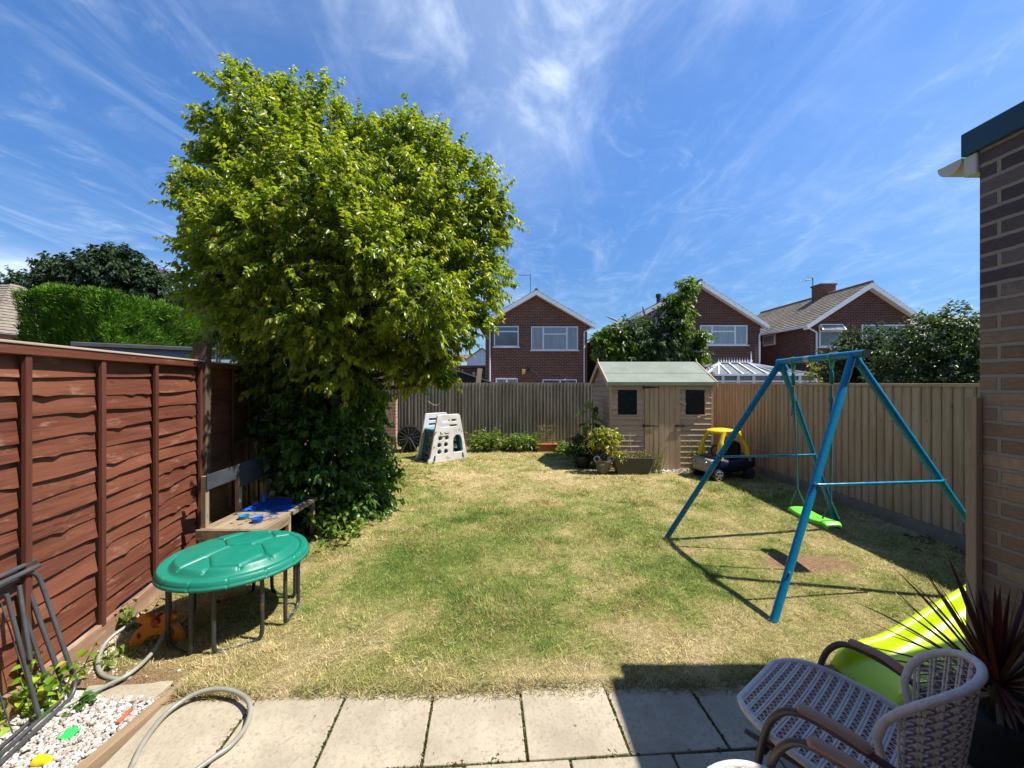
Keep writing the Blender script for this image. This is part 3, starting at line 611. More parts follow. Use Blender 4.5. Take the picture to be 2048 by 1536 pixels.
# ============================================================ LEFT FENCE (local x along, -y faces the garden)
ang = math.atan2(FD.y, FD.x)
fence = thing('panel_fence', FO, 'red-brown stained overlapping panel fence along the left side of the lawn', 'fence', rz=ang)
def lap_panel(x0, x1, seed):
    r = random.Random(seed); b = MB(); nb = 15; z0, z1 = 0.155, 1.74; step = (z1 - z0) / nb; ns = 40
    for i in range(nb - 1, -1, -1):
        zt = z0 + (i + 1) * step + 0.022; zb = z0 + i * step; ph = r.uniform(0, 9); kn = [r.uniform(x0, x1) for _ in range(3)]; slope = r.uniform(-.006, .006)
        vs = []
        for k in range(ns + 1):
            x = x0 + (x1 - x0) * k / ns
            wv = 0.009 * math.sin(x * 2.6 + ph) + 0.003 * math.sin(x * 8 + ph * 2) + slope * (x - x0)
            bl = 0
            for q in kn: e = math.exp(-((x - q) / 0.035) ** 2); wv -= 0.012 * e; bl += 0.010 * e
            warp = 0.006 * math.sin(x * 5.1 + ph * 3)
            vs += [(x, 0.004, zt), (x, -0.014 - bl * .8 + warp, zb + wv), (x, -0.006 - bl * .8 + warp, zb + wv - 0.001), (x, 0.012, zt)]
        fs = []
        for k in range(ns):
            a = 4 * k; c = a + 4; fs += [(a, a + 1, c + 1, c), (a + 1, a + 2, c + 2, c + 1), (a + 2, a + 3, c + 3, c + 2)]
        b.add(vs, fs)
    pan = b.build('panel', MT['red_wood'], fence, smooth=True, world=False)
    xs_ = [x0 + 0.02, x0 + 0.52, x0 + 0.52 + (x1 - x0 - 1.04) * 0.5 + 0.03, x1 - 0.58, x1 - 0.02]
    if seed == 2: xs_ = [0.27, 0.772, 1.261, 1.78, 2.41]
    for q in xs_:
        t = MB(); t.box((q - 0.017, -0.048, 0.12), (q + 0.017, -0.026, 1.735)); t.build('batten', MT['red_post'], pan, bevel=0.003, world=False)
    t = MB(); t.box((x0, -0.056, 1.735), (x1, 0.012, 1.782)); t.build('top_rail', MT['red_wood'], pan, bevel=0.004, world=False)
    t = MB(); t.box((x0, -0.062, 1.784), (x1, 0.03, 1.797)); t.build('cap', MT['pale_cap'], pan, bevel=0.003, world=False)
    t = MB(); t.box((x0, -0.045, -0.02), (x1, -0.012, 0.135)); t.build('kick_board', MT['kick_board'], pan, bevel=0.003, world=False)
for i, (a, b_) in enumerate(((-1.72, 0.13), (0.24, 2.44), (2.555, 4.37), (4.48, 6.3), (6.41, 8.6))): lap_panel(a, b_, i + 1)
for q in (0.185, 2.497, 4.425, 6.355, 8.65):
    t = MB(); t.box((q - 0.05, -0.065, -0.1), (q + 0.05, 0.04, 1.955)); t.build('post', MT['dark_post'], fence, bevel=0.006, world=False)

# ============================================================ BACK FENCE and RIGHT FENCE
def feather(root, x0, x1, h, bw, mat, seed, z0=0.0):
    r = random.Random(seed); b = MB(); x = x0
    while x < x1:
        w = bw * r.uniform(0.94, 1.06); e = r.uniform(0.0, 0.004); zt = h + r.uniform(-.004, .004)
        b.prism([(x, -0.004 - e), (x, 0.012), (x + w + .01, 0.012), (x + w + .01, -0.016 - e), (x + w - 0.006, -0.024 - e)], z0, zt, 'z'); x += w
    return b.build('boards', mat, root, world=False)
bf = thing('back_fence', (-4.6, 9.85, 0), 'silvery grey vertical board fence across the far end of the lawn', 'fence')
r = random.Random(4); b = MB(); x = 0.0
while x < 9.0:
    w = 0.083 * r.uniform(0.93, 1.07); zt = 1.6 + r.uniform(-.010, .006)
    b.box((x, -0.004, 0), (x + w + .004, 0.012, zt - .004)); b.box((x + w - 0.030, -0.034 + r.uniform(-.004, .004), 0), (x + w + 0.002, -0.005, zt)); x += w
b.build('boards', MT['grey_fence'], bf, world=False)
for z in (0.3, 0.85, 1.4):
    t = MB(); t.box((0, 0.014, z), (9, 0.07, z + .07)); t.build('rail', MT['grey_fence'], bf, world=False)
rf = thing('board_fence', (4.30, 9.8, 0), 'tan close-board fence running down the right side behind the swing', 'fence', rz=R(-90))
feather(rf, 0, 7.9, 1.555, 0.10, MT['tan_fence'], 8, 0.155)
t = MB(); t.box((0, -0.035, 1.557), (7.9, 0.03, 1.59)); t.build('cap', MT['tan_fence'], rf, bevel=.004, world=False)
t = MB(); t.box((0, -0.03, -0.05), (7.9, 0.02, 0.15)); t.build('gravel_board', MT['board_concrete'], rf, bevel=.004, world=False)
for q in (1.8, 4.6, 7.4):
    t = MB(); t.box((q - .05, 0.02, -.05), (q + .05, 0.12, 1.55)); t.build('post', MT['tan_fence'], rf, world=False)
mh = thing('unseen_rear_house', (0, -2.5, 0), 'unseen pale brick house wall added behind the viewpoint to temper blue patio shade', 'house')  # unseen house added here to block blue sky and bounce neutral light
t = MB(); t.box((-5, -6, -.05), (5.2, -.42, 5.2)); t.build('wall', MT['rear_bounce_brick'], mh); t = MB(); t.prism([(-.05, 5.15), (-3.2, 7.2), (-6.4, 5.15)], -5.3, 5.5, 'x'); t.build('roof', MT['tile'], mh)
w = MB(); w.box((-4.4, 9.36, 0), (-2.72, 9.52, 1.28)); tag(w.build('brick_wall', MT['brick_pink'], bevel=.004), 'low pinkish brick wall end beside the black compost tumbler', 'wall')

# ============================================================ EXTENSION at right
WX, WY = 2.222, 1.90
ext = thing('brick_extension', (3.4, 0, 0), 'dark brick side extension at the right edge with blue-grey roof edge', 'building')
t = MB(); t.box((WX, -2.4, -0.05), (5.2, WY, 2.70)); t.build('wall', MT['brick_wall'], ext)
rfx = MB(); rfx.box((WX - 0.0, -2.45, 2.702), (5.25, WY + .03, 2.80)); ro = rfx.build('roof', MT['felt'], ext)
t = MB(); t.box((WX - 0.025, -2.5, 2.70), (WX - 0.002, WY + 0.06, 2.812)); t.box((WX - 0.002, WY + 0.032, 2.70), (5.3, WY + .06, 2.812)); t.build('fascia', MT['fascia'], ro, bevel=.005)
t = MB(); prof = [(WY + 0.062 + 0.0 + 0.056 * (1 - math.cos(math.pi * k / 12)), 2.70 - 0.058 * math.sin(math.pi * k / 12)) for k in range(13)]
inn = [(WY + .118 + (a - WY - .118) * .92, 2.70 + (z - 2.70) * .92) for a, z in prof[::-1]]
t.prism(prof + inn, WX - 0.012, 5.2, 'x'); t.prism(prof, WX - 0.016, WX - 0.012, 'x'); t.build('gutter', MT['gutter'], ext, smooth=True)
t = MB(); t.box((WX - 0.012, WY + 0.003, 2.60), (WX + 0.4, WY + 0.06, 2.698)); t.build('soffit_end', MT['gutter'], ext, bevel=.006)
t = MB(); t.box((WX - 0.035, WY - 0.015, -0.02), (WX - 0.003, WY + 0.03, 1.53)); tag(t.build('timber_batten', MT['tan_fence'], bevel=.004), 'upright timber batten standing against the corner of the brick extension', 'post')

# ============================================================ SHED
shed = thing('garden_shed', (2.7, 7.95, 0), 'wooden shed with green felt roof, double doors and two dark windows', 'shed')
SX0, SX1, SY0, SY1 = 1.78, 3.60, 7.22, 8.72; SE, SR = 1.60, 1.965; sym = (SY0 + SY1) / 2
def laps_front(x0, x1, z0, z1, y, b, step=0.1):
    z = z0
    while z < z1 - .01:
        zt = min(z + step, z1); b.add([(x0, y - .026, z), (x1, y - .026, z), (x1, y - .004, zt), (x0, y - .004, zt), (x0, y + .004, z), (x1, y + .004, z), (x1, y + .004, zt), (x0, y + .004, zt)],
              [(0,1,2,3),(0,4,5,1),(1,5,6,2),(3,2,6,7),(0,3,7,4)]); z = zt
b = MB(); b.box((SX0 + .01, SY0 + .006, 0.02), (SX1 - .01, SY0 + .02, SE))
LW = (1.905, 2.255, 1.02, 1.47); RW = (3.125, 3.475, 1.02, 1.47); DX0, DM, DX1 = 2.385, 2.637, 3.03
for (x0, x1) in ((SX0, DX0 - .004), (DX1 + .004, SX1)):
    W = LW if x0 < 2 else RW
    laps_front(x0, x1, 0.04, W[2], SY0, b); laps_front(x0, W[0], W[2], W[3], SY0, b); laps_front(W[1], x1, W[2], W[3], SY0, b); laps_front(x0, x1, W[3], SE, SY0, b)
laps_front(DX0, DX1, 1.56, SE, SY0, b)
b.build('front_wall', MT['shed_x'], shed)
b = MB()
def laps_side(x, s, b):
    z = 0.04
    while z < SR - 0.03:
        zt = min(z + .1, SR - .02)
        def yr(zz): k = max(0, (zz - SE) / (SR - SE)); return SY0 + k * (sym - SY0), SY1 - k * (SY1 - sym)
        a0, a1 = yr(z); c0, c1 = yr(zt)
        b.add([(x + s * .028, a0, z), (x + s * .028, a1, z), (x + s * .004, c1, zt), (x + s * .004, c0, zt), (x, a0, z), (x, a1, z), (x, c1, zt), (x, c0, zt)], [(0,1,2,3),(0,4,5,1),(1,5,6,2),(3,2,6,7),(0,3,7,4),(4,7,6,5)]); z = zt
laps_side(SX0, -1, b); b.build('side_wall', MT['shed_y'], shed); b = MB(); laps_side(SX1, 1, b); b.build('side_wall', MT['shed_y'], shed)
b = MB(); b.box((SX0, SY1, 0.02), (SX1, SY1 + .015, SE)); b.build('back_wall', MT['shed_x'], shed)
for x in (SX0 - .022, SX1 - .018):
    t = MB(); t.box((x, SY0 - .024, 0.03), (x + .04, SY0 - .019 + .03, SE - .01)); t.build('corner_post', MT['shed_z'], shed, bevel=.002)
for W in (LW, RW):
    t = MB(); t.box((W[0] + .002, SY0 + .0, W[2] + .002), (W[1] - .002, SY0 + .005, W[3] - .002)); p = t.build('window', MT['dark'], shed)
    t = MB(); t.box((W[0] - .02, SY0 - .03, W[2] - .022), (W[1] + .02, SY0 - .019, W[2] - .002)); t.build('sill', MT['shed_x'], p, bevel=.002)
r = random.Random(2)
def door(x0, x1, n, z0=0.03):
    b = MB(); w = (x1 - x0) / n
    for i in range(n): b.box((x0 + i * w + .0025, SY0 - .034 + r.uniform(-.002, .002), z0), (x0 + (i + 1) * w - .0025, SY0 - .016, 1.555))
    b.box((x0 + .002, SY0 - .018, z0 + .01), (x1 - .002, SY0 - .012, 1.55)); return b.build('door', MT['shed_z'], shed, bevel=.003)
d1 = door(DX0, DM - .003, 3, 0.03); d2 = door(DM + .003, DX1, 4, 0.03)
for z in (1.51, 0.82):
    t = MB(); t.prism([(DX0 - .01, z + .014), (DX0 - .01, z - .014), (DX0 + .25, z - .006), (DX0 + .25, z + .006)], SY0 - .041, SY0 - .037); t.box((DX0 - .035, SY0 - .041, z - .035), (DX0 - .012, SY0 - .030, z + .035)); t.build('hinge', MT['black_iron'], d1)
t = MB(); t.box((DX1 - .11, SY0 - .05, 0.808), (DX1 + .07, SY0 - .04, 0.832)); t.box((DX1 - .09, SY0 - .039, 0.80), (DX1 - .03, SY0 - .036, 0.84)); t.build('bolt', MT['black_iron'], d2)
t = MB(); t.beam((DX1 - .03, SY0 - .045, 1.27), (DX1 + .085, SY0 - .045, 1.20), .016, .035, (0, 0, 1)); t.build('turn_button', MT['pale_cap'], d2, bevel=.002)
b = MB(); th = 0.03; ov = .07; sl = (SR - SE) / (sym - SY0)
ya, yb, ze = SY0 - ov, SY1 + ov, SE - sl * ov + .01
b.prism([(ya, ze), (sym, SR + .01), (yb, ze), (yb, ze + th), (sym, SR + .01 + th), (ya, ze + th)], SX0 - .055, SX1 + .055, 'x')
roof = b.build('roof', MT['felt'], shed)
t = MB(); ym = SY0 - ov + .34; zm = ze + th + sl * .34; t.add([(SX0 - .054, ym, zm + .002), (SX1 + .054, ym, zm + .002), (SX1 + .054, sym, SR + th + .014), (SX0 - .054, sym, SR + th + .014), (SX0 - .054, ym, zm + .006), (SX1 + .054, ym, zm + .006), (SX1 + .054, sym, SR + th + .018), (SX0 - .054, sym, SR + th + .018)], [(0,3,2,1),(4,5,6,7),(0,1,5,4),(1,2,6,5),(2,3,7,6),(3,0,4,7)]); t.build('felt_overlap', MT['felt'], roof)
t = MB(); t.box((SX0 - .06, SY0 - ov - .012, SE - .055), (SX1 + .06, SY0 - ov - .001, SE + .012)); t.build('drip_edge', MT['felt'], roof, bevel=.004)
for x in (SX0 - .078, SX1 + .058):
    t = MB()
    for s, ye in ((-1, SY0), (1, SY1)):
        y0 = ye + s * (ov + .01); z0 = SE - sl * ov
        t.prism([(y0, z0 - .05), (y0, z0 + .05), (sym, SR + .058), (sym, SR - .04)], x, x + .02, 'x')
    t.prism([(sym - .03, SR + .05), (sym + .03, SR + .05), (sym, SR + .11)], x + .002, x + .018, 'x')
    t.build('barge_board', MT['shed_x'], roof)

# ============================================================ HOUSES
def window(parent, x0, x1, z0, z1, y, mull=(), trans=(), glass='glass', fr=.07, sill=True, name='window'):
    """white framed window in a wall facing the camera; mull = x positions, trans = (xa, xb, z)"""
    b = MB(); b.box((x0, y - .06, z0), (x1, y + .02, z0 + fr)); b.box((x0, y - .06, z1 - fr), (x1, y + .02, z1)); b.box((x0, y - .06, z0 + fr), (x0 + fr, y + .02, z1 - fr)); b.box((x1 - fr, y - .06, z0 + fr), (x1, y + .02, z1 - fr))
    for m in mull: b.box((m - fr * .7, y - .058, z0 + fr), (m + fr * .7, y + .018, z1 - fr))
    for xa, xb, z in trans: b.box((xa, y - .056, z - fr * .6), (xb, y + .016, z + fr * .6))
    if sill: b.box((x0 - .08, y - .13, z0 - .07), (x1 + .08, y + .0, z0 - .002))
    w = b.build(name, MT['white'], parent, bevel=.01)
    t = MB(); t.box((x0 + fr * .5, y - .02, z0 + fr * .5), (x1 - fr * .5, y - .005, z1 - fr * .5)); t.build('pane', MT[glass], w); return w
def slope(b, p, q, r_, s, n):
    """stepped tile courses between eaves p-q and ridge r-s (p under r)"""
    p, q, r_, s = map(Vector, (p, q, r_, s)); nm = (q - p).cross(r_ - p).normalized()
    if nm.z < 0: nm = -nm
    for i in range(n):
        a0, a1 = i / n, (i + 1.12) / n
        A, B = p.lerp(r_, a0), q.lerp(s, a0); C_, D_ = q.lerp(s, min(a1, 1)), p.lerp(r_, min(a1, 1)); u = nm * .055; l = nm * .012
        b.add([A + l, B + l, C_ + l * .2, D_ + l * .2, A + u, B + u, C_ + u * .3, D_ + u * .3], [(0,3,2,1),(4,5,6,7),(0,1,5,4),(1,2,6,5),(2,3,7,6),(3,0,4,7)])
def gable(name, xl, zl, xa, za, xr, zr, wl, wr, y0, y1, label, brick='brick_red', zb=-.3, group=None, bw=.24, over=.25):
    h = thing(name, ((wl + wr) / 2, (y0 + y1) / 2, zb), label, 'house', group)
    def top(x): return zl + (za - zl) * (x - xl) / (xa - xl) if x < xa else zr + (za - zr) * (xr - x) / (xr - xa)
    b = MB(); b.prism([(wl, zb), (wr, zb), (wr, top(wr) - .12), (xa, za - .12), (wl, top(wl) - .12)], y0, y1); b.build('wall', MT[brick], h)
    b = MB(); n = 16
    slope(b, (xl, y0 - over, zl), (xl, y1 + over, zl), (xa, y0 - over, za), (xa, y1 + over, za), n); slope(b, (xr, y0 - over, zr), (xr, y1 + over, zr), (xa, y0 - over, za), (xa, y1 + over, za), n)
    rf_ = b.build('roof', MT['tile'], h)
    t = MB(); t.tube([(xa, y0 - over - .02, za + .02), (xa, y1 + over, za + .02)], .11, 8); t.build('ridge', MT['tile_edge'], rf_, smooth=True)
    t = MB()
    for (xe, ze) in ((xl, zl), (xr, zr)):
        t.add([(xe, y0 - over - .03, ze), (xa, y0 - over - .03, za), (xa, y0 - over - .03, za - bw * 1.15), (xe, y0 - over - .03, ze - bw), (xe, y0 - .002, ze), (xa, y0 - .002, za), (xa, y0 - .002, za - bw * 1.15), (xe, y0 - .002, ze - bw)],
              [(0,1,2,3),(4,7,6,5),(0,4,5,1),(3,2,6,7),(0,3,7,4)])
    t.build('barge_board', MT['white'], rf_)
    return h
def pipe(parent, x, y, z1, z0=-.3, xe=None, ze=None, r=.045):
    b = MB(); pts = [(x, y, z0), (x, y, z1 - .25)]
    if xe is not None: pts += [(x, y, z1 - .15), (xe, y - .1, ze)]
    b.tube(pts, r, 8); b.build('downpipe', MT['white'], parent, smooth=True)
h1 = gable('brick_house', -2.15, 5.18, 1.50, 7.30, 5.14, 5.18, -1.66, 4.70, 25, 33, 'centre brick house with white barge boards seen over the grey back fence', over=.3)
window(h1, -1.13, .42, 3.83, 5.12, 25, trans=((-1.13, .42, 4.78),))
window(h1, 1.19, 4.12, 3.62, 5.10, 25, mull=(1.95, 3.42), trans=((1.95, 3.42, 4.62),), glass='curtain')
window(h1, -1.02, .36, -.3, 1.86, 25, mull=(-.33,), glass='curtain', sill=False, name='patio_door')
window(h1, 1.90, 4.05, -.3, 1.80, 25, mull=(3.0,), sill=False, name='patio_door')
pipe(h1, -1.38, 24.93, 5.0); pipe(h1, 4.50, 24.93, 4.9, xe=4.98, ze=5.0)
t = MB(); t.tube([(4.98, 24.6, 5.08), (4.98, 33.2, 5.08)], .07, 8); t.build('gutter', MT['white'], h1, smooth=True)
t = MB(); t.tube([(1.20, 26, 7.1), (1.20, 26, 8.65)], .02, 6); t.tube([(.45, 26, 8.55), (1.22, 26, 8.6)], .014, 5)
for k in range(5): t.tube([(.5 + k * .15, 25.85, 8.56), (.5 + k * .15, 26.15, 8.56)], .008, 4)
t.build('aerial', MT['black_iron'], h1)
MT['lamp_y'] = M('yellow_lamp', (0.6, 0.45, 0.14), (0.5, 0.36, 0.1), 8, rough=.4)
t = MB(); t.box((.62, 24.86, 2.10), (.82, 24.99, 2.42)); t.build('wall_lamp', MT['lamp_y'], h1, bevel=.02)
t = MB(); t.tube([(1.0, 24.95, 2.4), (1.25, 24.8, 2.32), (1.55, 24.75, 2.12)], .045, 6); t.lathe([(.02, 0), (.11, .05), (.12, .12)], (1.05, 24.8, 2.38), 12); t.build('satellite_arm', MT['black_iron'], h1, smooth=True)
gx = thing('garage_block', (-3.0, 28, -.3), 'low dark brick garage beside the centre house with a small wall lamp', 'garage')
t = MB(); t.box((-4.6, 27, -.3), (-1.75, 31, 2.62)); t.build('wall', MT['brick_brown'], gx); t = MB(); t.box((-4.65, 26.9, 2.622), (-1.72, 31.1, 2.75)); t.build('roof', MT['tile_edge'], gx)
t = MB(); t.box((-2.65, 26.86, 2.0), (-2.46, 26.99, 2.32)); t.build('wall_lamp', MT['lamp_y'], gx, bevel=.02)
ob = thing('orange_brick_house', (-6.0, 31, -.3), 'orange brick house wall glimpsed behind the tree and the dark shed roof', 'house')
t = MB(); t.box((-10, 30, -.3), (-4.75, 36, 3.15)); t.build('wall', MT['brick_pink'], ob); t = MB(); slope(t, (-10.2, 29.8, 3.1), (-4.6, 29.8, 3.1), (-10.2, 33, 4.0), (-4.6, 33, 4.0), 8); t.build('roof', MT['tile'], ob)
ns = thing('neighbour_shed', (-1.93, 12.4, 0), 'dark felted shed roof peeping over the back fence by the tree', 'shed')
t = MB(); t.prism([(-3.1, 0), (-.85, 0), (-.85, 1.62), (-1.95, 2.0), (-3.1, 1.62)], 11.6, 13.4); t.build('wall', MT['slate_board'], ns)
t = MB(); t.add([(-3.4, 11.4, 1.53), (-1.95, 11.4, 2.0), (-1.95, 13.5, 2.0), (-3.4, 13.5, 1.53), (-3.4, 11.4, 1.58), (-1.95, 11.4, 2.06), (-1.95, 13.5, 2.06), (-3.4, 13.5, 1.58)], [(0,3,2,1),(4,5,6,7),(0,1,5,4),(1,2,6,5),(2,3,7,6),(3,0,4,7)])
t.add([(-.5, 11.4, 1.50), (-1.95, 11.4, 2.0), (-1.95, 13.5, 2.0), (-.5, 13.5, 1.50), (-.5, 11.4, 1.56), (-1.95, 11.4, 2.062), (-1.95, 13.5, 2.062), (-.5, 13.5, 1.56)], [(0,3,2,1),(4,5,6,7),(0,1,5,4),(1,2,6,5),(2,3,7,6),(3,0,4,7)])
t.build('roof', MT['mat'], ns)
t = MB(); t.beam((-1.09, 10.6, 0), (-.86, 10.75, 1.98), .13, .03, (0, 1, 0)); tag(t.build('leaning_plank', MT['tan_fence']), 'tan plank leaning upright behind the back fence left of the centre house', 'plank')
h2 = gable('brick_house', 4.9, 4.30, 11.19, 7.62, 15.25, 5.02, 5.35, 14.88, 24, 31, 'brick house with a long left roof slope behind the leafy bush and shed', 'brick_brown', over=.3)
window(h2, 11.26, 14.10, 3.85, 5.03, 24, mull=(11.98, 13.36), trans=((11.98, 13.36, 4.66),), glass='curtain')
pipe(h2, 14.80, 23.93, 4.6, xe=15.1, ze=4.85)
t = MB(); t.tube([(15.1, 23.7, 4.95), (15.1, 31, 4.95)], .07, 8); t.build('gutter', MT['white'], h2, smooth=True)
t = MB(); t.lathe([(.12, 0), (.12, .75), (.17, .77), (.17, .95), (.10, 1.0)], (9.15, 25.0, 6.15), 10); t.build('flue', MT['black_iron'], h2, smooth=True)
h3 = gable('brick_house', 16.02, 4.72, 19.52, 7.02, 22.35, 5.10, 16.42, 21.9, 22, 31, 'right brick house with chimney, tiled roof side and an open window', 'brick_brown', over=.3)
window(h3, 16.86, 18.12, 3.56, 4.78, 22, trans=((16.86, 18.12, 4.42),))
w_ = window(h3, 19.2, 22.0, 3.8, 4.78, 22, mull=(20.1, 21.1))
qa, qb, qc, qd = (16.9, 21.93, 4.78), (18.1, 21.93, 4.78), (18.12, 21.68, 4.46), (16.88, 21.68, 4.46)
t = MB(); t.beam(qa, qb, .07, .05); t.beam(qd, qc, .07, .05); t.beam(qa, qd, .07, .045); t.beam(qb, qc, .07, .045); osh = t.build('open_sash', MT['white'], h3)
t = MB(); t.add([qa, qb, qc, qd], [(0, 1, 2, 3)]); t.build('pane', MT['glass'], osh)
t = MB(); t.box((16.36, 24.9, 3.95), (16.44, 26.1, 4.62)); ws = t.build('window', MT['white'], h3, bevel=.01); t = MB(); t.box((16.345, 25.0, 4.03), (16.358, 26.0, 4.55)); t.build('pane', MT['curtain'], ws)
pipe(h3, 16.7, 21.93, 4.5, xe=16.15, ze=4.6); t = MB(); t.tube([(16.0, 21.6, 4.66), (16.0, 31, 4.66)], .07, 8); t.build('gutter', MT['white'], h3, smooth=True)
t = MB(); t.box((19.1, 24.7, 6.6), (20.0, 25.5, 7.62)); t.box((19.05, 24.65, 7.62), (20.05, 25.55, 7.72)); t.build('chimney', MT['brick_red'], [c for c in h3.children if c.name.startswith('roof')][0])
t = MB(); t.tube([(18.8, 25, 6.5), (18.8, 25, 8.15)], .025, 6); t.tube([(18.0, 25, 7.95), (18.85, 25, 8.05)], .018, 5); t.tube([(18.45, 25.1, 8.3), (18.78, 25, 8.05)], .014, 5)
for k in range(4): t.tube([(18.1 + k * .15, 24.85, 7.97), (18.1 + k * .15, 25.15, 7.97)], .01, 4)
t.build('aerial', MT['black_iron'], h3)
for nm, xx, yy, zz, wid, lb in (('far_house', 36.5, 36, 8.1, 7.5, 'brown roofed house behind the hedge right of the chimney house'), ('far_house', 47, 40, 8.6, 8, 'brown tiled roof farthest right, cut by the brick extension')):
    hh = thing(nm, (xx, yy + 3, -.3), lb, 'house'); t = MB(); t.box((xx - wid / 2, yy, -.3), (xx + wid / 2, yy + 6, zz - 2.2)); t.build('wall', MT['brick_brown'], hh)
    t = MB(); slope(t, (xx - wid / 2 - .3, yy - .4, zz - 2.2), (xx + wid / 2 + .3, yy - .4, zz - 2.2), (xx - wid / 2 + 1.8, yy + 3, zz), (xx + wid / 2 - 1.8, yy + 3, zz), 10)
    slope(t, (xx - wid / 2 - .3, yy + 6.4, zz - 2.2), (xx - wid / 2 - .3, yy - .4, zz - 2.2), (xx - wid / 2 + 1.8, yy + 3.05, zz), (xx - wid / 2 + 1.8, yy + 2.95, zz), 10)
    slope(t, (xx + wid / 2 + .3, yy - .4, zz - 2.2), (xx + wid / 2 + .3, yy + 6.4, zz - 2.2), (xx + wid / 2 - 1.8, yy + 2.95, zz), (xx + wid / 2 - 1.8, yy + 3.05, zz), 10); t.build('roof', MT['tile'], hh)
# far white clad houses
for (xl, xa, xr, y, za, zw, lb) in ((-6.3, -4.2, -2.2, 56, 6.45, 4.9, 'white clad gable house glimpsed between the tree and the centre house'), (9.2, 10.2, 11.3, 52, 6.2, 4.9, 'narrow white clad gable house in the gap right of the centre house')):
    hh = thing('white_house', ((xl + xr) / 2, y + 3, -.3), lb, 'house'); t = MB(); t.prism([(xl, -.3), (xr + (.8 if xl > 0 else 0), -.3), (xr + (.8 if xl > 0 else 0), zw), (xa, za - .1), (xl, zw)], y, y + 7); t.build('wall', MT['clad'], hh)
    t = MB(); slope(t, (xl - .3, y - .3, zw - .2), (xl - .3, y + 7, zw - .2), (xa, y - .3, za), (xa, y + 7, za), 8); slope(t, (xr + .6, y - .3, zw - .4), (xr + .6, y + 7, zw - .4), (xa, y - .3, za), (xa, y + 7, za), 8)
    if xl < 0: slope(t, (-9.5, y + 3, 4.6), (-5.0, y + 3, 4.6), (-9.5, y + 5, 5.9), (-5.0, y + 5, 5.9), 6)
    t.build('roof', MT['tile'], hh)
    window(hh, xl + .1, xa - .1, 2.9 if xl > 0 else 2.3, 4.0 if xl > 0 else 3.4, y, mull=((xl + xa) / 2,), sill=False, fr=.09)
    if xl < 0: window(hh, xa + .1, xr - .2, 2.3, 3.4, y, sill=False, fr=.09)
    else: window(hh, xa + .1, xr + .5, 2.9, 4.0, y, sill=False, fr=.09)
# left neighbour house
hl = thing('tiled_house', (-29, 22, -.3), 'tiled roof house cut by the left edge behind the conifer hedge', 'house')
t = MB(); t.box((-38, 19, -.3), (-25.0, 26, 4.0)); t.build('wall', MT['brick_pink'], hl)
t = MB(); slope(t, (-38.5, 18.6, 3.95), (-24.5, 18.6, 3.95), (-38.5, 22.5, 7.1), (-28.0, 22.5, 7.1), 18); slope(t, (-24.4, 18.6, 3.95), (-24.4, 26.6, 3.95), (-28.0, 22.3, 7.1), (-28.0, 22.7, 7.1), 18); t.build('roof', MT['tile'], hl)
t = MB(); t.box((-38.5, 18.5, 3.7), (-24.4, 18.62, 3.95)); t.build('fascia', MT['white'], hl)
# garage behind the left fence
gg = thing('flat_roof_garage', (-7.6, 7.2, 0), 'flat roofed blue-grey garage top showing over the red fence', 'garage')
e0, e1 = Vector((-6.45, 5.93, 0)), Vector((-4.80, 7.35, 0)); dn = Vector((-(e1 - e0).y, (e1 - e0).x, 0)).normalized() * 3
def wallq(z0, z1, off, ext_=0):
    q = []; o = dn.normalized() * -off; dd = (e1 - e0).normalized() * ext_
    for z in (z0, z1): q += [e0 + o - dd + Vector((0, 0, z)), e1 + o + dd + Vector((0, 0, z)), e1 + dn + dd + Vector((0, 0, z)), e0 + dn - dd + Vector((0, 0, z))]
    return q
t = MB(); t.add(wallq(0, 2.13, 0), [(0,3,2,1),(4,5,6,7),(0,1,5,4),(1,2,6,5),(2,3,7,6),(3,0,4,7)]); t.build('wall', MT['garage_wall'], gg)
t = MB(); t.add(wallq(2.132, 2.20, .06, .06), [(0,3,2,1),(4,5,6,7),(0,1,5,4),(1,2,6,5),(2,3,7,6),(3,0,4,7)]); t.build('roof', MT['slate_board'], gg, bevel=.01)
pl = thing('metal_pole', (-3.42, 4.65, 0), 'pair of thin galvanised poles behind the red fence beside its dark post', 'pole')
for dx in (-.02, .03):
    t = MB(); t.tube([(-3.42 + dx, 4.65, 0), (-3.42 + dx * .6, 4.65, 2.07)], .011, 8); t.build('tube', MT['galv_pole'], pl, smooth=True)
# conservatory
cv = thing('conservatory', (12.4, 21.5, -.3), 'white framed conservatory with spiked ridge cresting beyond the right fence', 'conservatory')
cx0, cx1, cy0, cy1, ce, cr = 9.7, 15.3, 20.0, 23.9, 1.98, 2.62; rx0, rx1, ry = 11.0, 12.55, 21.3
t = MB(); t.box((cx0 + .1, cy0 + .1, -.3), (cx1 - .1, cy0 + .16, ce)); t.box((cx0 + .1, cy0 + .16, -.3), (cx0 + .16, cy1, ce)); t.box((cx1 - .16, cy0 + .16, -.3), (cx1 - .1, cy1, ce)); t.build('glazing', MT['glass'], cv)
t = MB()
for k in range(8):
    x = cx0 + .1 + (cx1 - cx0 - .2) * k / 7; t.box((x - .07, cy0 + .03, -.3), (x + .07, cy0 + .098, ce - .05))
t.box((cx0, cy0 - .02, 1.62), (cx1, cy0 + .028, 1.70)); t.build('frame', MT['white'], cv)
t = MB(); t.box((cx0 - .05, cy0 - .1, ce - .04), (cx1 + .05, cy0 + .02, ce + .06)); t.build('gutter', MT['white'], cv)
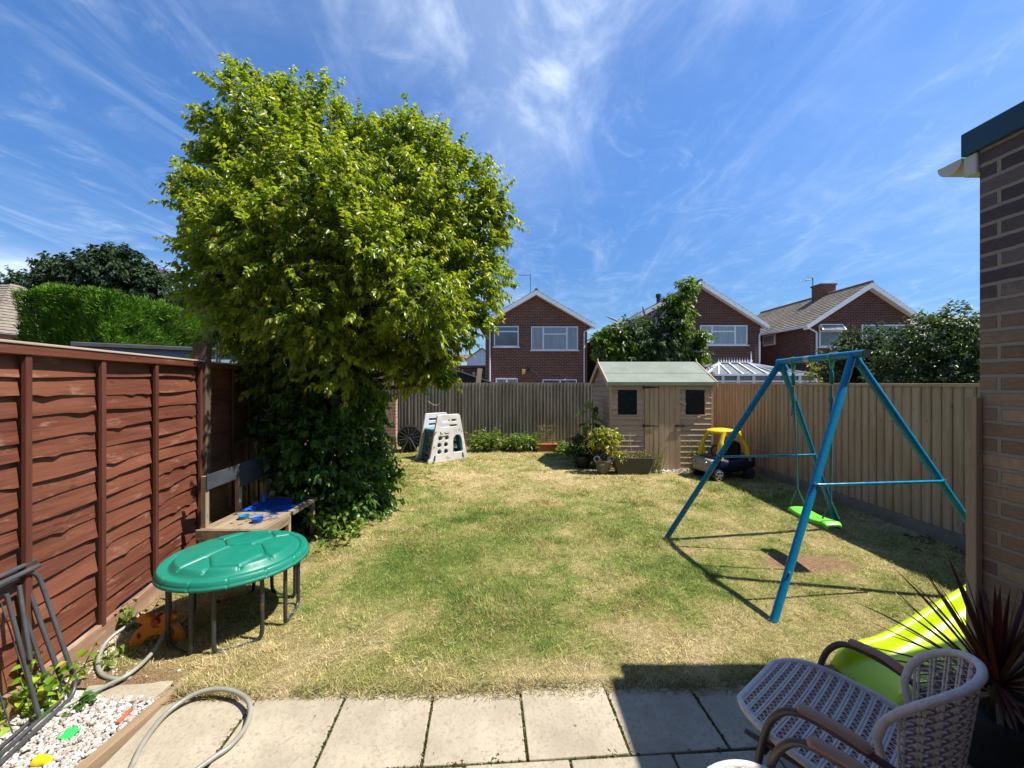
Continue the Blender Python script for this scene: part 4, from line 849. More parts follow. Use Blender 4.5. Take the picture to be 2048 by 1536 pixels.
t = MB(); t.add([(cx0, cy0, ce), (cx1, cy0, ce), (rx1, ry, cr), (rx0, ry, cr), (cx0, cy1, ce), (cx1, cy1, ce), (rx1, cy1, cr), (rx0, cy1, cr)], [(0, 1, 2, 3), (0, 3, 7, 4), (1, 5, 6, 2), (3, 2, 6, 7)]); crf = t.build('roof', MT['poly'], cv)
t = MB(); u = Vector((0, -.02, .03))
def raf(a, b_, w=.07): t.beam(Vector(a) + u, Vector(b_) + u, w, .05)
for k in range(1, 9):
    x = cx0 + (cx1 - cx0) * k / 9; xt = min(max(x, rx0), rx1)
    if k in (2, 3, 4, 5): xt = rx0 + (rx1 - rx0) * (k - 2) / 3
    elif k < 2: xt = rx0
    else: xt = rx1
    raf((x, cy0, ce), (xt, ry, cr))
raf((cx0, cy0, ce), (rx0, ry, cr), .1); raf((cx1, cy0, ce), (rx1, ry, cr), .1); raf((rx0 - .1, ry, cr + .01), (rx1 + .1, ry, cr + .01), .12); raf((rx1, ry, cr), (rx1 + .3, cy1, cr), .1)
for k in range(3): raf((cx0, cy0 + 1.2 * k + .9, ce), (rx0, ry + .8 * k, cr)); raf((cx1, cy0 + 1.2 * k + .9, ce), (rx1, ry + .8 * k, cr))
t.build('rafters', MT['white'], crf)
t = MB()
for k in range(12):
    x = rx0 + (rx1 - rx0) * k / 11.; t.lathe([(.035, 0), (.04, .08), (.012, .12), (.002, .26)], (x, ry, cr + .05), 6)
t.lathe([(.05, 0), (.06, .12), (.02, .2), (.03, .3), (.003, .62)], (rx1 + .18, ry, cr + .04), 8); t.build('cresting', MT['white'], crf, smooth=True)
# ============================================================ SWING
sw = thing('swing', (2.65, 3.5, 0), 'blue tubular A-frame swing with teal ropes and a lime green seat', 'swing')
FA, FB, FC, FD_ = Vector((1.72, 2.64, 0)), Vector((3.67, 2.85, 0)), Vector((1.60, 4.13, 0)), Vector((3.55, 4.34, 0)); AN, AF = Vector((2.685, 3.15, 1.82)), Vector((2.62, 3.90, 1.80))
for f, a, cr_ in ((FA, AN, True), (FB, AN, False), (FC, AF, False), (FD_, AF, False)):
    top = a.lerp(f, 0.01); t = MB(); m1 = f.lerp(top, .472)
    t.tube([f - (top - f).normalized() * .02, m1], .0255, 14); l = t.build('leg', MT['swing_blue'], sw, smooth=True)
    t = MB(); t.tube([m1 - (top - f).normalized() * .0, top], .0275, 14); t.build('upper_tube', MT['swing_blue'], l, smooth=True)
    t = MB(); t.tube([f.lerp(top, .17), f.lerp(top, .17) + Vector((-.01, -.035, .012))], .007, 8); t.build('bolt', MT['silver'], l, smooth=True); t = MB(); t.tube([m1 + Vector((0, 0, .02)), m1 + Vector((-.01, -.038, .03))], .007, 8); t.build('bolt', MT['silver'], l, smooth=True)
for p, q, a in ((FA, FB, AN), (FC, FD_, AF)):
    t = MB(); u, v = p.lerp(a, .478), q.lerp(a, .478); d = (v - u).normalized(); t.tube([u - Vector((0, .026, 0)), u + d * .03 - Vector((0, .034, 0)), v - d * .03 - Vector((0, .034, 0)), v - Vector((0, .026, 0))], .0105, 10); t.build('crossbar', MT['swing_blue'], sw, smooth=True)
d = (AF - AN).normalized(); t = MB(); t.tube([AN - d * .10, AF + d * .03], .030, 16); tb = t.build('top_bar', MT['swing_blue'], sw, smooth=True)
t = MB(); t.tube([AN - d * .112, AN - d * .1005], .031, 16); t.build('end_cap', MT['black_iron'], tb, smooth=True); t = MB(); t.tube([AF + d * .0305, AF + d * .04], .031, 16); t.build('end_cap', MT['black_iron'], tb, smooth=True)
t = MB(); t.tube([AN + d * .40, AN + d * .455], .0306, 16); t.build('sticker', MT['silver'], tb, smooth=True)
for a in (AN, AF):
    t = MB(); t.tube([a + Vector((-.01, 0, -.09)), a + Vector((0, 0, .01))], [.030, .034], 12); t.tube([a + Vector((.05, 0, -.08)), a + Vector((0, 0, .0))], [.030, .033], 12); t.build('corner_joint', MT['swing_blue'], sw, smooth=True)
seat_z = .45; MT['hanger'] = M('pale_green_plastic', (.10, .34, .20), (.08, .28, .17), 9, rough=.4)
for yy in (3.34, 3.745):
    k = (yy - 3.15) / .75; bz = 1.82 - .02 * k; bx = 2.685 - .065 * k
    t = MB(); t.lathe([(.033, -.012), (.035, -.012), (.035, .012), (.033, .012)], (bx, yy, bz), 16, 'y')
    me_b = [(bx - .020, bz - .03), (bx + .020, bz - .03), (bx + .018, bz - .07), (bx + .010, bz - .105), (bx - .010, bz - .105), (bx - .018, bz - .07)]
    t.prism(me_b, yy - .006, yy + .006); t.build('hanger', MT['hanger'], sw, bevel=.003)
    t = MB(); t.lathe([(.010, -.10), (.016, -.09), (.015, 0), (.008, .02)], (bx, yy, bz - .13), 10); t.build('swivel', MT['teal'], sw, smooth=True)
    sy = 3.345 if yy < 3.5 else 3.735
    t = MB(); top = Vector((bx, yy, bz - .24)); fork = Vector((2.665, sy, seat_z + .16))
    t.tube([top, top.lerp(fork, .5) + Vector((.004, 0, 0)), fork], .008, 7)
    for dx in (-.07, .07): t.tube([fork, Vector((2.665 + dx, sy, seat_z + .01))], .006, 7)
    t.tube([top, top - Vector((.015, 0, .28))], .006, 7); t.tube([top - Vector((.0, 0, .10)), top - Vector((0, 0, .14))], .018, 8)
    t.build('rope', MT['rope'], sw, smooth=True)
vs = []; fs = []; nu, nvv = 13, 21
for j in range(nvv):
    v = -1 + 2 * j / (nvv - 1)
    for i in range(nu):
        u = -1 + 2 * i / (nu - 1); rr = (1 - abs(v) ** 6 * .25)
        vs.append((2.665 + u * .082 * rr, 3.54 + v * .235, seat_z - .022 + .026 * v * v - (.03 * max(0, abs(v) - .86) / .14) - .012 * abs(u) ** 4))
b = len(vs); vs += [(x, y, z - .014 - (.012 if (i % nu in (0, nu - 1)) else 0)) for i, (x, y, z) in enumerate(vs)]
for j in range(nvv - 1):
    for i in range(nu - 1): a = j * nu + i; fs += [(a, a + 1, a + nu + 1, a + nu), (b + a, b + a + nu, b + a + nu + 1, b + a + 1)]
for j in range(nvv - 1): a = j * nu; fs.append((a, a + nu, b + a + nu, b + a)); a += nu - 1; fs.append((a, b + a, b + a + nu, a + nu))
for i in range(nu - 1): fs.append((i, b + i, b + i + 1, i + 1)); a = (nvv - 1) * nu + i; fs.append((a, a + 1, b + a + 1, b + a))
t = MB(); t.add(vs, fs); t.build('seat', MT['seat_green'], sw, smooth=True)

# ============================================================ SLIDE
sl_ = thing('slide', (2.3, 2.2, 0), 'lime yellow-green plastic slide coming out beside the brick extension', 'slide')
sd0 = Vector((1.79, 2.25, 0)); sdir = Vector((math.cos(R(13.5)), math.sin(R(13.5)), 0)); sperp = Vector((sdir.y, -sdir.x, 0)); SWD = .38
def sz(t): 
    if t < .22: return .055 + .01 * (t / .22)
    if t < .45: k = (t - .22) / .23; return .065 + .30 * .23 * k * k * .5
    return .065 + .0345 + (t - .45) * .30
cs = [(0.0, -.05), (0.0, .045), (.012, .068), (.035, .074), (.055, .062), (.068, .030), (.085, .008), (.12, 0), (.19, -.004)]; cs = cs + [(SWD - a, h) for a, h in cs[-2::-1]]
vs = []; fs = []; nt_ = 60; m = len(cs)
for k in range(nt_ + 1):
    t_ = -.0 + 1.75 * k / nt_; e = min(1, t_ / .10); e = math.sin(e * math.pi / 2)
    for (s_, h) in cs:
        bow = .035 * math.sin(math.pi * s_ / SWD) * (1 - min(1, t_ / .2)); p = sd0 + sdir * (t_ - bow) + sperp * s_
        hh = h if h < .01 else h * (.35 + .65 * e)
        vs.append((p.x, p.y, max(.004, sz(t_) - .05 * (1 - e) + hh)))
for k in range(nt_):
    for i in range(m - 1): a = k * m + i; fs.append((a, a + 1, a + m + 1, a + m))
b = len(vs); vs += [(x, y, max(z - .02, 0.002)) for x, y, z in vs]; fs += [(b + q[0], b + q[3], b + q[2], b + q[1]) for q in fs[:]]
for i in range(m - 1): fs.append((i, b + i, b + i + 1, i + 1))
for k in range(nt_): a = k * m; fs.append((a, a + m, b + a + m, b + a)); a += m - 1; fs.append((a, b + a, b + a + m, a + m))
t = MB(); t.add(vs, fs); t.build('chute', MT['lime'], sl_, smooth=True)
e = sd0 + sdir * 1.78
for s_ in (.02, SWD - .02):
    t = MB(); q = e + sperp * s_; t.tube([(q.x, q.y, .58), (q.x + .35, q.y + .08, 0)], .02, 8); t.tube([(q.x - .02, q.y, .5), (q.x + .02, q.y, .95), (q.x + .1, q.y + .02, .95)], .018, 8); t.build('leg', MT['swing_blue'], sl_, smooth=True)
t = MB()
for z in (.15, .3, .45): a = e + sdir * (.35 - z * .6); t.beam(a + Vector((0, 0, z)), a + sperp * SWD + Vector((0, 0, z)), .07, .02)
t.build('step', MT['lime'], sl_)

# ============================================================ CHAIRS
def make_chair(label):
    ch = thing('lounge_chair', (0, 0, 0), label, 'chair', 'woven cord chairs on the shaded patio')
    SZ = .375
    def seatp(x, y): return Vector((x, y, SZ - .018 * (1 - (x / .27) ** 2) * (1 - (y / .27) ** 2) + .02 * max(0, x) / .27 - .02 * (max(0, x - .16) / .1) ** 2))
    def half(x):                                        # half width of the seat at x
        k = abs((x - .01) / .285) ** 2.6; return .275 * max(0, 1 - k) ** (1 / 2.6) * (1 - .10 * (x < 0) * (-x / .28))
    xs = [-.268 + .536 * i / 40 for i in range(41)]
    ring = [seatp(x, half(x)) for x in xs] + [seatp(x, -half(x)) for x in xs[::-1]]
    ring = [Vector((p.x, p.y, p.z)) for p in ring]
    t = MB(); t.tube(ring, .0125, 8, closed=True); t.build('seat_rim', MT['cord'], ch, smooth=True)
    def weave(name, rows, surf, parent, step=.0135):
        t = MB(); z = MB()
        for i, (u, v0, v1) in enumerate(rows):
            n = max(6, int(abs(v1 - v0) / .02)); 
            for o in (-.0045, .0045): t.tube([surf(u + o, v0 + (v1 - v0) * k / n) for k in range(n + 1)], .0042, 5, caps=False)
            if i + 1 < len(rows):
                u2, w0, w1 = rows[i + 1]; a0, a1 = max(v0, w0), min(v1, w1); n = max(2, int((a1 - a0) / step))
                pts = [surf(u + (u2 - u) * (.12 if k % 2 else .88), a0 + (a1 - a0) * k / n) for k in range(n + 1)]; t.tube(pts, .0032, 4, caps=False)
                pts = [surf(u + (u2 - u) * (.95 if k % 2 else .05), a0 + (a1 - a0) * (k + .2) / (n + .4)) + Vector((0, 0, -.004)) for k in range(n + 1)]; z.tube(pts, .0042, 4, caps=False)
        w = t.build(name, MT['cord'], parent, smooth=True); z.build('lower_cord', MT['mauve'], w, smooth=True)
    rows = []
    x = -.245
    while x < .262: rows.append((x, -half(x) + .004, half(x) - .004)); x += .0335
    weave('seat', rows, seatp, ch)
    # curved back: oval bent round a vertical axis at the back of the seat
    BR = .150
    def backp(u, v):                                     # u arc length (left-right), v height
        a = u / BR; lean = .045 * (v / .34); r_ = BR + lean * .9
        return Vector((-.137 - r_ * math.cos(a), r_ * math.sin(a) * 1.12, SZ + .025 + v - .065 * (abs(u) / .235) ** 2))
    def vspan(u): k = min(1, abs(u / .238)) ** 2.3; h = .17 * max(0, 1 - k) ** (1 / 2.3); return .17 - h, .17 + h
    us = [-.2375 + .475 * i / 44 for i in range(45)]
    ring = [backp(u, vspan(u)[1]) for u in us] + [backp(u, vspan(u)[0]) for u in us[::-1]][1:-1]
    t = MB(); t.tube(ring, .0118, 8, closed=True); t.build('back_rim', MT['cord'], ch, smooth=True)
    rows = []; u = -.21
    while u < .215: a, b_ = vspan(u); rows.append((u, a + .004, b_ - .004)); u += .0335
    weave('backrest', rows, backp, ch)
    # tube frame
    for s in (1, -1):
        pts = catmull([(.19, s * .30, 0), (.165, s * .29, .20), (.135, s * .283, .39), (.095, s * .28, .485), (.03, s * .275, .525), (-.10, s * .262, .512), (-.20, s * .225, .475), (-.25, s * .18, .455)], 6)
        t = MB(); t.tube(pts, .0115, 10); t.build('arm', MT['chair_tube'], ch, smooth=True)
        t = MB(); n = 14; vs = []
        pth = catmull([(.04, s * .275, .541), (.0, s * .272, .543), (-.07, s * .267, .538), (-.135, s * .253, .518)], 5)
        t.tube(pth, [.012] + [.0235] * (len(pth) - 2) + [.013], 12, flat=.42); t.build('armrest', MT['arm_wood'], ch, smooth=True)
        t = MB(); t.tube(catmull([(-.30, s * .22, 0), (-.25, s * .19, .22), (-.20, s * .16, SZ - .02)], 5), .0115, 10); t.build('leg', MT['chair_tube'], ch, smooth=True)
        t = MB(); t.tube([(.20, s * .275, SZ - .02), (.0, s * .25, SZ - .035), (-.2, s * .2, SZ - .03)], .009, 8); t.build('side_rail', MT['chair_tube'], ch, smooth=True)
    t = MB(); t.tube([(.14, -.275, SZ - .05), (.14, 0, SZ - .055), (.14, .275, SZ - .05)], .010, 8); t.tube([(-.2, -.2, SZ - .03), (-.2, .2, SZ - .03)], .010, 8); t.build('cross_rail', MT['chair_tube'], ch, smooth=True)
    return ch
chair = make_chair('pale woven cord chair nearest the lime slide, whole seat and back in view')
chair.location = (1.165, 1.42, .014); chair.rotation_euler = (0, 0, math.atan2(.8, -.6))
ch2 = copy_tree(chair); ch2.location = (.70, .95, .014); ch2.rotation_euler = (0, 0, math.atan2(.8, -.6) + R(8)); ch2['label'] = 'woven cord chair cut by the bottom edge, mostly a sunlit armrest and back rim'

# ============================================================ SPIKY PLANT in a pot
sp = thing('spiky_plant', (2.03, 1.68, 0), 'dark red spiky cordyline in a black pot against the brick extension', 'potted plant')
t = MB(); t.lathe([(.10, 0), (.14, .02), (.165, .22), (.18, .22), (.18, .25), (.15, .25), (.14, .20)], (2.03, 1.68, .0), 24); t.build('pot', MT['blackpot'], sp, smooth=True)
t = MB(); t.tube([(2.03, 1.68, .15), (2.05, 1.69, .38)], [.03, .022], 8); t.build('stem', MT['bark'], sp, smooth=True)
rg = np.random.default_rng(21); MT['strap'] = leafmat('strap_leaf', .12, .45, .4)
def straps(name, n, elr, lr, cols, drp, wid=.011, seed=1, base=(2.05, 1.69, .32)):
    rg = np.random.default_rng(seed); V = []; T = []; C = []
    for i in range(n):
        az = rg.uniform(0, 2 * np.pi); el = R(rg.uniform(*elr)); L = rg.uniform(*lr); d = np.array([math.cos(az) * math.cos(el), math.sin(az) * math.cos(el), math.sin(el)])
        s = np.array([-math.sin(az), math.cos(az), 0]); up = np.cross(s, d); b = len(V); col = ramp(np.array([rg.random()]), cols)[0]; dr = rg.uniform(*drp)
        p = np.array(base) + d * .015
        for k in range(9):
            t_ = k / 8; q = p + d * L * t_ + np.array([0, 0, -1]) * dr * L * t_ ** 2.2; w_ = wid * (0.55 + 1.2 * t_ * (1 - t_) * 1.6) * (1 - t_ ** 5)
            if q[0] > 2.22 and q[1] < 1.99: q[0] = 2.22 - rg.random() * .01
            q[2] = max(q[2], .02); V += [q - s * w_ + up * w_ * .35, q, q + s * w_ + up * w_ * .35]; C += [col] * 3
        for k in range(8): a = b + 3 * k; T += [(a, a + 1, a + 4, a + 3), (a + 1, a + 2, a + 5, a + 4)]
    return link(name, mesh_np(name, np.array(V), np.array(T), np.array(C), MT['strap']), sp, smooth=True)
straps('leaf_spray', 85, (8, 86), (.30, .58), [(.06, .018, .018), (.13, .03, .025), (.20, .06, .035), (.10, .08, .03)], (.0, .28), seed=4, wid=.0095)
straps('dead_leaves', 22, (-50, 5), (.28, .42), [(.30, .20, .11), (.38, .26, .15)], (.4, .9), seed=8, wid=.009, base=(2.04, 1.685, .29))

# ============================================================ TRAMPOLINE + LID
TC = Vector((-1.83, 2.67, 0)); tp = thing('trampoline', TC, 'small round trampoline frame with black U legs under the green lid', 'trampoline')
t = MB(); t.tube([(TC.x + .36 * math.cos(2*math.pi*k/48), TC.y + .36 * math.sin(2*math.pi*k/48), .415) for k in range(48)], .014, 8, closed=True); t.build('rim', MT['tube_dark'], tp, smooth=True)
t = MB(); t.lathe([(.001, .418), (.34, .418), (.34, .423), (.001, .423)], TC, 40); t.build('mat', MT['mat'], tp)
for a in (-55, 10, 68, 128, 188, 246):
    c_, s_ = math.cos(R(a)), math.sin(R(a)); rr = .335; h = .12
    def q(u, z, dr_=0): return (TC.x + (rr + dr_) * c_ - u * s_, TC.y + (rr + dr_) * s_ + u * c_, z)
    t = MB(); t.tube(catmull([q(-h, .41), q(-h, .2), q(-h, .075), q(-h + .012, .035), q(-h + .05, .016), q(0, .014), q(h - .05, .016), q(h - .012, .035), q(h, .075), q(h, .2), q(h, .41)], 5), .0125, 9); t.build('leg', MT['tube_dark'], tp, smooth=True)
lid = []; NR, NA = 110, 360; KL = .428 / .535; segs = []
def hexa(cx, cy, r_, rot): return [(cx + r_ * math.cos(R(60 * k + rot)), cy + r_ * math.sin(R(60 * k + rot))) for k in range(6)]
hA, hB = hexa(.10, -.165, .205, 10), hexa(-.02, .175, .205, 10)
for H in (hA, hB):
    for k in range(6): segs.append((H[k], H[(k + 1) % 6]))
for H, c_ in ((hA, (.10, -.165)), (hB, (-.02, .175))):
    for (x, y) in H:
        l = math.hypot(x, y); 
        if l > .20: segs.append(((x, y), (x / l * .43, y / l * .43)))
rr = np.linspace(0, 1, NR) ** .8 * .535; aa = np.linspace(0, 2 * np.pi, NA, endpoint=False); RR, AA = np.meshgrid(rr, aa, indexing='ij')
xx, yy = RR * np.cos(AA), RR * np.sin(AA)
def sm(a, b_, v): t_ = np.clip((v - a) / (b_ - a), 0, 1); return t_ * t_ * (3 - 2 * t_)
zz = .045 * (1 - sm(.40, .455, RR)) + .030 * (1 - (RR / .42) ** 2) * (RR < .42) + .004
dist = np.full(xx.shape, 9.)
for (a, b_) in segs:
    ax, ay = a; bx, by = b_; L2 = (bx - ax) ** 2 + (by - ay) ** 2; t_ = np.clip(((xx - ax) * (bx - ax) + (yy - ay) * (by - ay)) / L2, 0, 1); dist = np.minimum(dist, np.hypot(xx - ax - t_ * (bx - ax), yy - ay - t_ * (by - ay)))
inner_ = (RR < .425)
zz += inner_ * (-.014 * (1 - sm(.005, .017, dist)) - .003 * (1 - sm(.017, .035, dist)))
zz += .012 * sm(.455, .475, RR) * (1 - sm(.505, .535, RR))
notch = np.zeros_like(zz)
for a in np.arange(0, 360, 27): da = np.abs((np.degrees(AA) - a + 180) % 360 - 180) * np.pi / 180 * RR; notch = np.maximum(notch, (1 - sm(.002, .008, da)) * sm(.455, .475, RR))
zz -= notch * .012; xx = xx * KL; yy = yy * KL
zz -= .030 * sm(.505, .535, RR) ** 2
V = np.stack([xx * 1.0 + TC.x, yy * .985 + TC.y, zz * .9 + .452], -1).reshape(-1, 3); V2 = np.stack([xx[-1] * 1.004 + TC.x, yy[-1] * .989 + TC.y, np.full(NA, .415)], -1); V3 = np.stack([xx[-1] * .985 + TC.x, yy[-1] * .97 + TC.y, np.full(NA, .415)], -1); V4 = np.stack([xx[-1] * .985 + TC.x, yy[-1] * .97 + TC.y, np.full(NA, .444)], -1)
Vv = np.concatenate([V, V2, V3, V4]); idx = np.arange((NR + 3) * NA).reshape(NR + 3, NA)
T = np.stack([idx[:-1], np.roll(idx[:-1], -1, 1), np.roll(idx[1:], -1, 1), idx[1:]], -1).reshape(-1, 4); T = T[:, ::-1]
me = mesh_np('shell', Vv, T, None, MT['turtle']); me.polygons.foreach_set('use_smooth', [True] * len(me.polygons))
ld = thing('sandpit_lid', (TC.x, TC.y, .42), 'green plastic turtle shell sandpit lid lying on the small trampoline', 'lid')
link('shell', me, ld)

# ============================================================ MUD KITCHEN BENCH
kb = thing('play_bench', (-2.3, 3.7, 0), 'low wooden play table with blue tray and dark grey back boards by the fence', 'table')
bx0, bx1, by0, bym, by1, bz = -2.56, -2.05, 3.28, 3.66, 4.17, .40
t = MB(); r = random.Random(6); n = 6; w_ = (bx1 - bx0) / n
for i in range(n): t.box((bx0 + i * w_ + .002, by0, bz - .018), (bx0 + (i + 1) * w_ - .002, bym + .05, bz + r.uniform(-.001, .001)))
t.build('tabletop', MT['bench_wood'], kb, bevel=.002)
t = MB(); t.box((bx0 - .02, by0 - .022, bz - .085), (bx1 + .02, by0 - .002, bz - .004)); t.box((bx1 + .002, by0, bz - .085), (bx1 + .022, bym, bz - .004)); t.box((bx1 - .03, bym + .052, bz - .03), (bx1 + .022, by1, bz + .006)); t.box((bx0, by1 - .02, bz - .03), (bx1 - .032, by1 + .02, bz + .006)); t.build('apron', MT['bench_wood'], kb, bevel=.002)
for (x, y) in ((bx1, by0 + .02), (bx1, bym), (bx1 - .02, by1 - .02)):
    t = MB(); t.box((x - .018, y - .018, 0), (x + .018, y + .018, bz - .032 if y > 4 else bz - .02)); t.build('leg', MT['bench_leg'], kb, bevel=.002)
for i, (x, y) in enumerate(((bx0 + .02, by0 + .03), (bx0 - .01, 3.76), (bx0 - .06, 4.27))):
    t = MB(); t.box((x - .02, y - .02, 0), (x + .02, y + .02, .825)); t.build('back_post', MT['bench_leg'], kb, bevel=.002)
t = MB(); t.beam((bx0 + .048, by0 + .01, .775), (bx0 + .014, 3.74, .775), .012, .125); t.build('back_board', MT['slate_board'], kb, bevel=.002)
t = MB(); t.beam((bx0 + .018, 3.745, .735), (bx0 - .030, 4.30, .735), .012, .22); t.build('back_board', MT['slate_board'], kb, bevel=.002)
t = MB(); o = bm_o = [(bx0 + .03, bym + .075), (bx1 - .035, bym + .075), (bx1 - .035, by1 - .03), (bx0 + .03, by1 - .03)]; i_ = [(bx0 + .06, bym + .10), (bx1 - .065, bym + .10), (bx1 - .065, by1 - .06), (bx0 + .06, by1 - .06)]
vs = [(a, b_, bz + .004) for a, b_ in o] + [(a, b_, bz - .03) for a, b_ in i_] + [(a, b_, bz - .04) for a, b_ in o]
t.add(vs, [(0, 1, 5, 4), (1, 2, 6, 5), (2, 3, 7, 6), (3, 0, 4, 7), (4, 5, 6, 7), (8, 11, 10, 9), (0, 8, 9, 1), (1, 9, 10, 2), (2, 10, 11, 3), (3, 11, 8, 0)]); t.build('tray', MT['blue_tray'], kb)
def scoop(loc, rz, label, mat, s=1.0):
    sc_ = thing('toy_scoop', loc, label, 'toy', rz=rz); t = MB(); t.lathe([(.001, .0), (.032 * s, .002), (.04 * s, .03 * s), (.037 * s, .03 * s), (.03 * s, .006)], (0, 0, 0), 16); t.build('bowl', MT[mat], sc_, smooth=True, world=False)
    t = MB(); t.tube([(.035 * s, 0, .026 * s), (.09 * s, 0, .03 * s), (.14 * s, 0, .02 * s)], .008 * s, 8, flat=.5); t.build('handle', MT[mat], sc_, smooth=True, world=False); return sc_
MT['cyan'] = M('cyan_plastic', (.03, .25, .42), (.02, .2, .35), 5, rough=.4)
scoop((-2.19, 3.44, bz), R(40), 'bright blue scoop in the sun on the wooden play table', 'blue_tray', 1.2); scoop((-2.36, 3.52, bz), R(10), 'pale cyan scoop lying towards the back of the play table', 'cyan', 1.1)
cp = MB(); cp.lathe([(.02, 0), (.024, .06), (.026, .06), (.026, .075), (.02, .075), (.018, .01)], (-2.50, 4.02, bz + .0), 16); tag(cp.build('cup', MT['cyan'], smooth=True), 'small pale blue cup standing behind the blue tray', 'cup')
dt = MB()
for i in range(46):
    x = rp.uniform(bx0 + .05, bx1 - .05); y = rp.uniform(by0 + .08, by1 - .1); z = bz + .003 if y < bym + .05 else bz - .028; s = rp.uniform(.004, .014); dt.lathe([(s, 0), (s * .7, s * .35), (s * .1, s * .4)], (x, y, z), 7)
tag(dt.build('mud', MT['soil'], smooth=True), 'crumbs of dried mud on the play table and in its tray', 'mud', kind='stuff')

# ============================================================ COMPOST TUMBLER, CLIMBER, TOY CAR
ct = thing('compost_tumbler', (-2.36, 9.2, 0), 'black ribbed compost tumbler on tubular legs in front of the grey fence', 'composter'); c_ = Vector((-2.36, 9.2, .345)); rr = .285
def tum(p): q = Vector(p); return c_ + Matrix.Rotation(R(14), 3, 'Z') @ q
t = MB(); vs = []; fs = []
for k in range(8):
    a = R(45 * k + 22)
    for y in (-.22, .22): vs.append(tum((rr * math.cos(a), y, rr * math.sin(a))))
    for y in (-.235, .235): vs.append(tum((rr * .88 * math.cos(a), y * .92, rr * .88 * math.sin(a))))
for k in range(8): a = 4 * k; b_ = 4 * ((k + 1) % 8); fs += [(a, b_, b_ + 1, a + 1), (a, a + 2, b_ + 2, b_), (a + 1, b_ + 1, b_ + 3, a + 3)]
fs += [tuple(4 * k + 2 for k in range(8)), tuple(4 * k + 3 for k in range(8))[::-1]]; t.add(vs, fs); dr_ = t.build('drum', MT['mat'], ct, bevel=.012)
MT['rib'] = M('grey_rib', (.07, .08, .08), (.04, .045, .045), 9, rough=.35)
t = MB()
for k in range(16):
    a = R(22.5 * k + 8); t.beam(tum((.07 * math.cos(a), -.222, .07 * math.sin(a))), tum((.235 * math.cos(a), -.222, .235 * math.sin(a))), .010 if k % 2 else .02, .02, (0, 1, 0))
t.build('ribs', MT['rib'], dr_); t = MB(); t.lathe([(.05, -.25), (.05, -.20)], c_, 12, 'y'); t.build('hub', MT['rib'], dr_, smooth=True)
for y in (-.26, .26):
    t = MB(); t.tube([tum((0, y, .03)), tum((.02, y, 0)), tum((.19, y, -.335))], .015, 8); t.tube([tum((0, y, .03)), tum((-.19, y, -.335))], .015, 8); t.tube([tum((-.19, y, -.335)), tum((-.19, 0, -.335))], .015, 8); t.build('leg', MT['tube'], ct, smooth=True)
def panel_outline(w0, w1, h): return roundpoly([(-w0 / 2 - .03, 0), (w0 / 2 + .03, 0), (w0 / 2 + .02, .07), (w0 / 2 - .02, .10), (w1 / 2, h), (-w1 / 2, h), (-w0 / 2 + .02, .10), (-w0 / 2 - .02, .07)], .05)
cang = R(40); cl_ = thing('play_climber', (-1.285, 8.09, 0), 'pale grey and blue plastic climber with round holes by the back fence', 'climber', rz=cang)
def mk(name, me, mat, parent, off, label=None):
    me.transform(Matrix.Translation(off)); me.materials.clear(); me.materials.append(MT[mat]); return link(name, me, parent, smooth=False, world=False)
holes = [circ(-.22 + .15 * i + (.02 if j == 2 else 0), .22 + .135 * j, .054) for i in range(2) for j in range(3)]
slots = [rrect(-.17, .02, .805, .865, .028), rrect(.045, .185, .805, .865, .028), rrect(-.19, .20, .70, .755, .026)]
arch = roundpoly([(.09, .16), (.34, .18), (.31, .44), (.26, .54), (.15, .54), (.09, .46)], .05)
mk('side_panel', holed(panel_outline(.88, .50, .95), holes + slots + [arch], .05, .008), 'climber', cl_, (0, 0, 0))
mk('side_panel', holed(panel_outline(.88, .50, .95), [rrect(-.19, .18, .80, .86, .028), rrect(-.20, .19, .70, .755, .026)], .05, .008), 'climber', cl_, (0, .50, 0))
t = MB()
for (px_, pz, rr_) in ((-.30, .62, .012), (.24, .63, .010), (-.33, .58, .014), (-.34, .33, .012), (-.36, .035, .016), (.30, .60, .008)): t.lathe([(rr_, -.034), (rr_, -.026)], (px_, 0, pz), 10, 'y')
t.box((-.20, -.031, .575), (-.185, -.026, .62)); t.box((-.185, -.031, .575), (-.15, -.026, .585)); t.box((-.10, -.031, .575), (-.09, -.026, .61)); t.box((-.09, -.031, .575), (.0, -.026, .583)); t.box((-.23, -.031, .52), (-.08, -.026, .53)); t.build('fixings', MT['rib'], cl_, world=False)
me = holed(roundpoly([(-.28, .05), (.28, .05), (.22, .66), (-.22, .66)], .03), [rrect(-.12, .12, .38, .50, .03), rrect(-.12, .12, .22, .33, .03), rrect(-.10, .10, .10, .15, .02)], .04, .006); me.transform(Matrix.Rotation(R(90), 4, 'Z'))
me.transform(Matrix.Rotation(R(9), 4, 'Y')); mk('end_wall', me.copy(), 'climber_blue', cl_, (-.345, .25, 0))
me.transform(Matrix.Rotation(R(-18), 4, 'Y')); mk('end_wall', me, 'climber_blue', cl_, (.345, .25, 0))
t = MB(); t.box((-.29, .03, .62), (.29, .47, .66)); t.build('deck', MT['deck_blue'], cl_, bevel=.01, world=False)
t = MB(); t.box((-.40, .03, .0), (.40, .47, .045)); t.build('base', MT['climber_blue'], cl_, bevel=.01, world=False)

car = thing('toy_car', (3.55, 6.72, 0), 'ride-on toy car with yellow roof and navy body parked by the shed', 'toy car', rz=R(14))
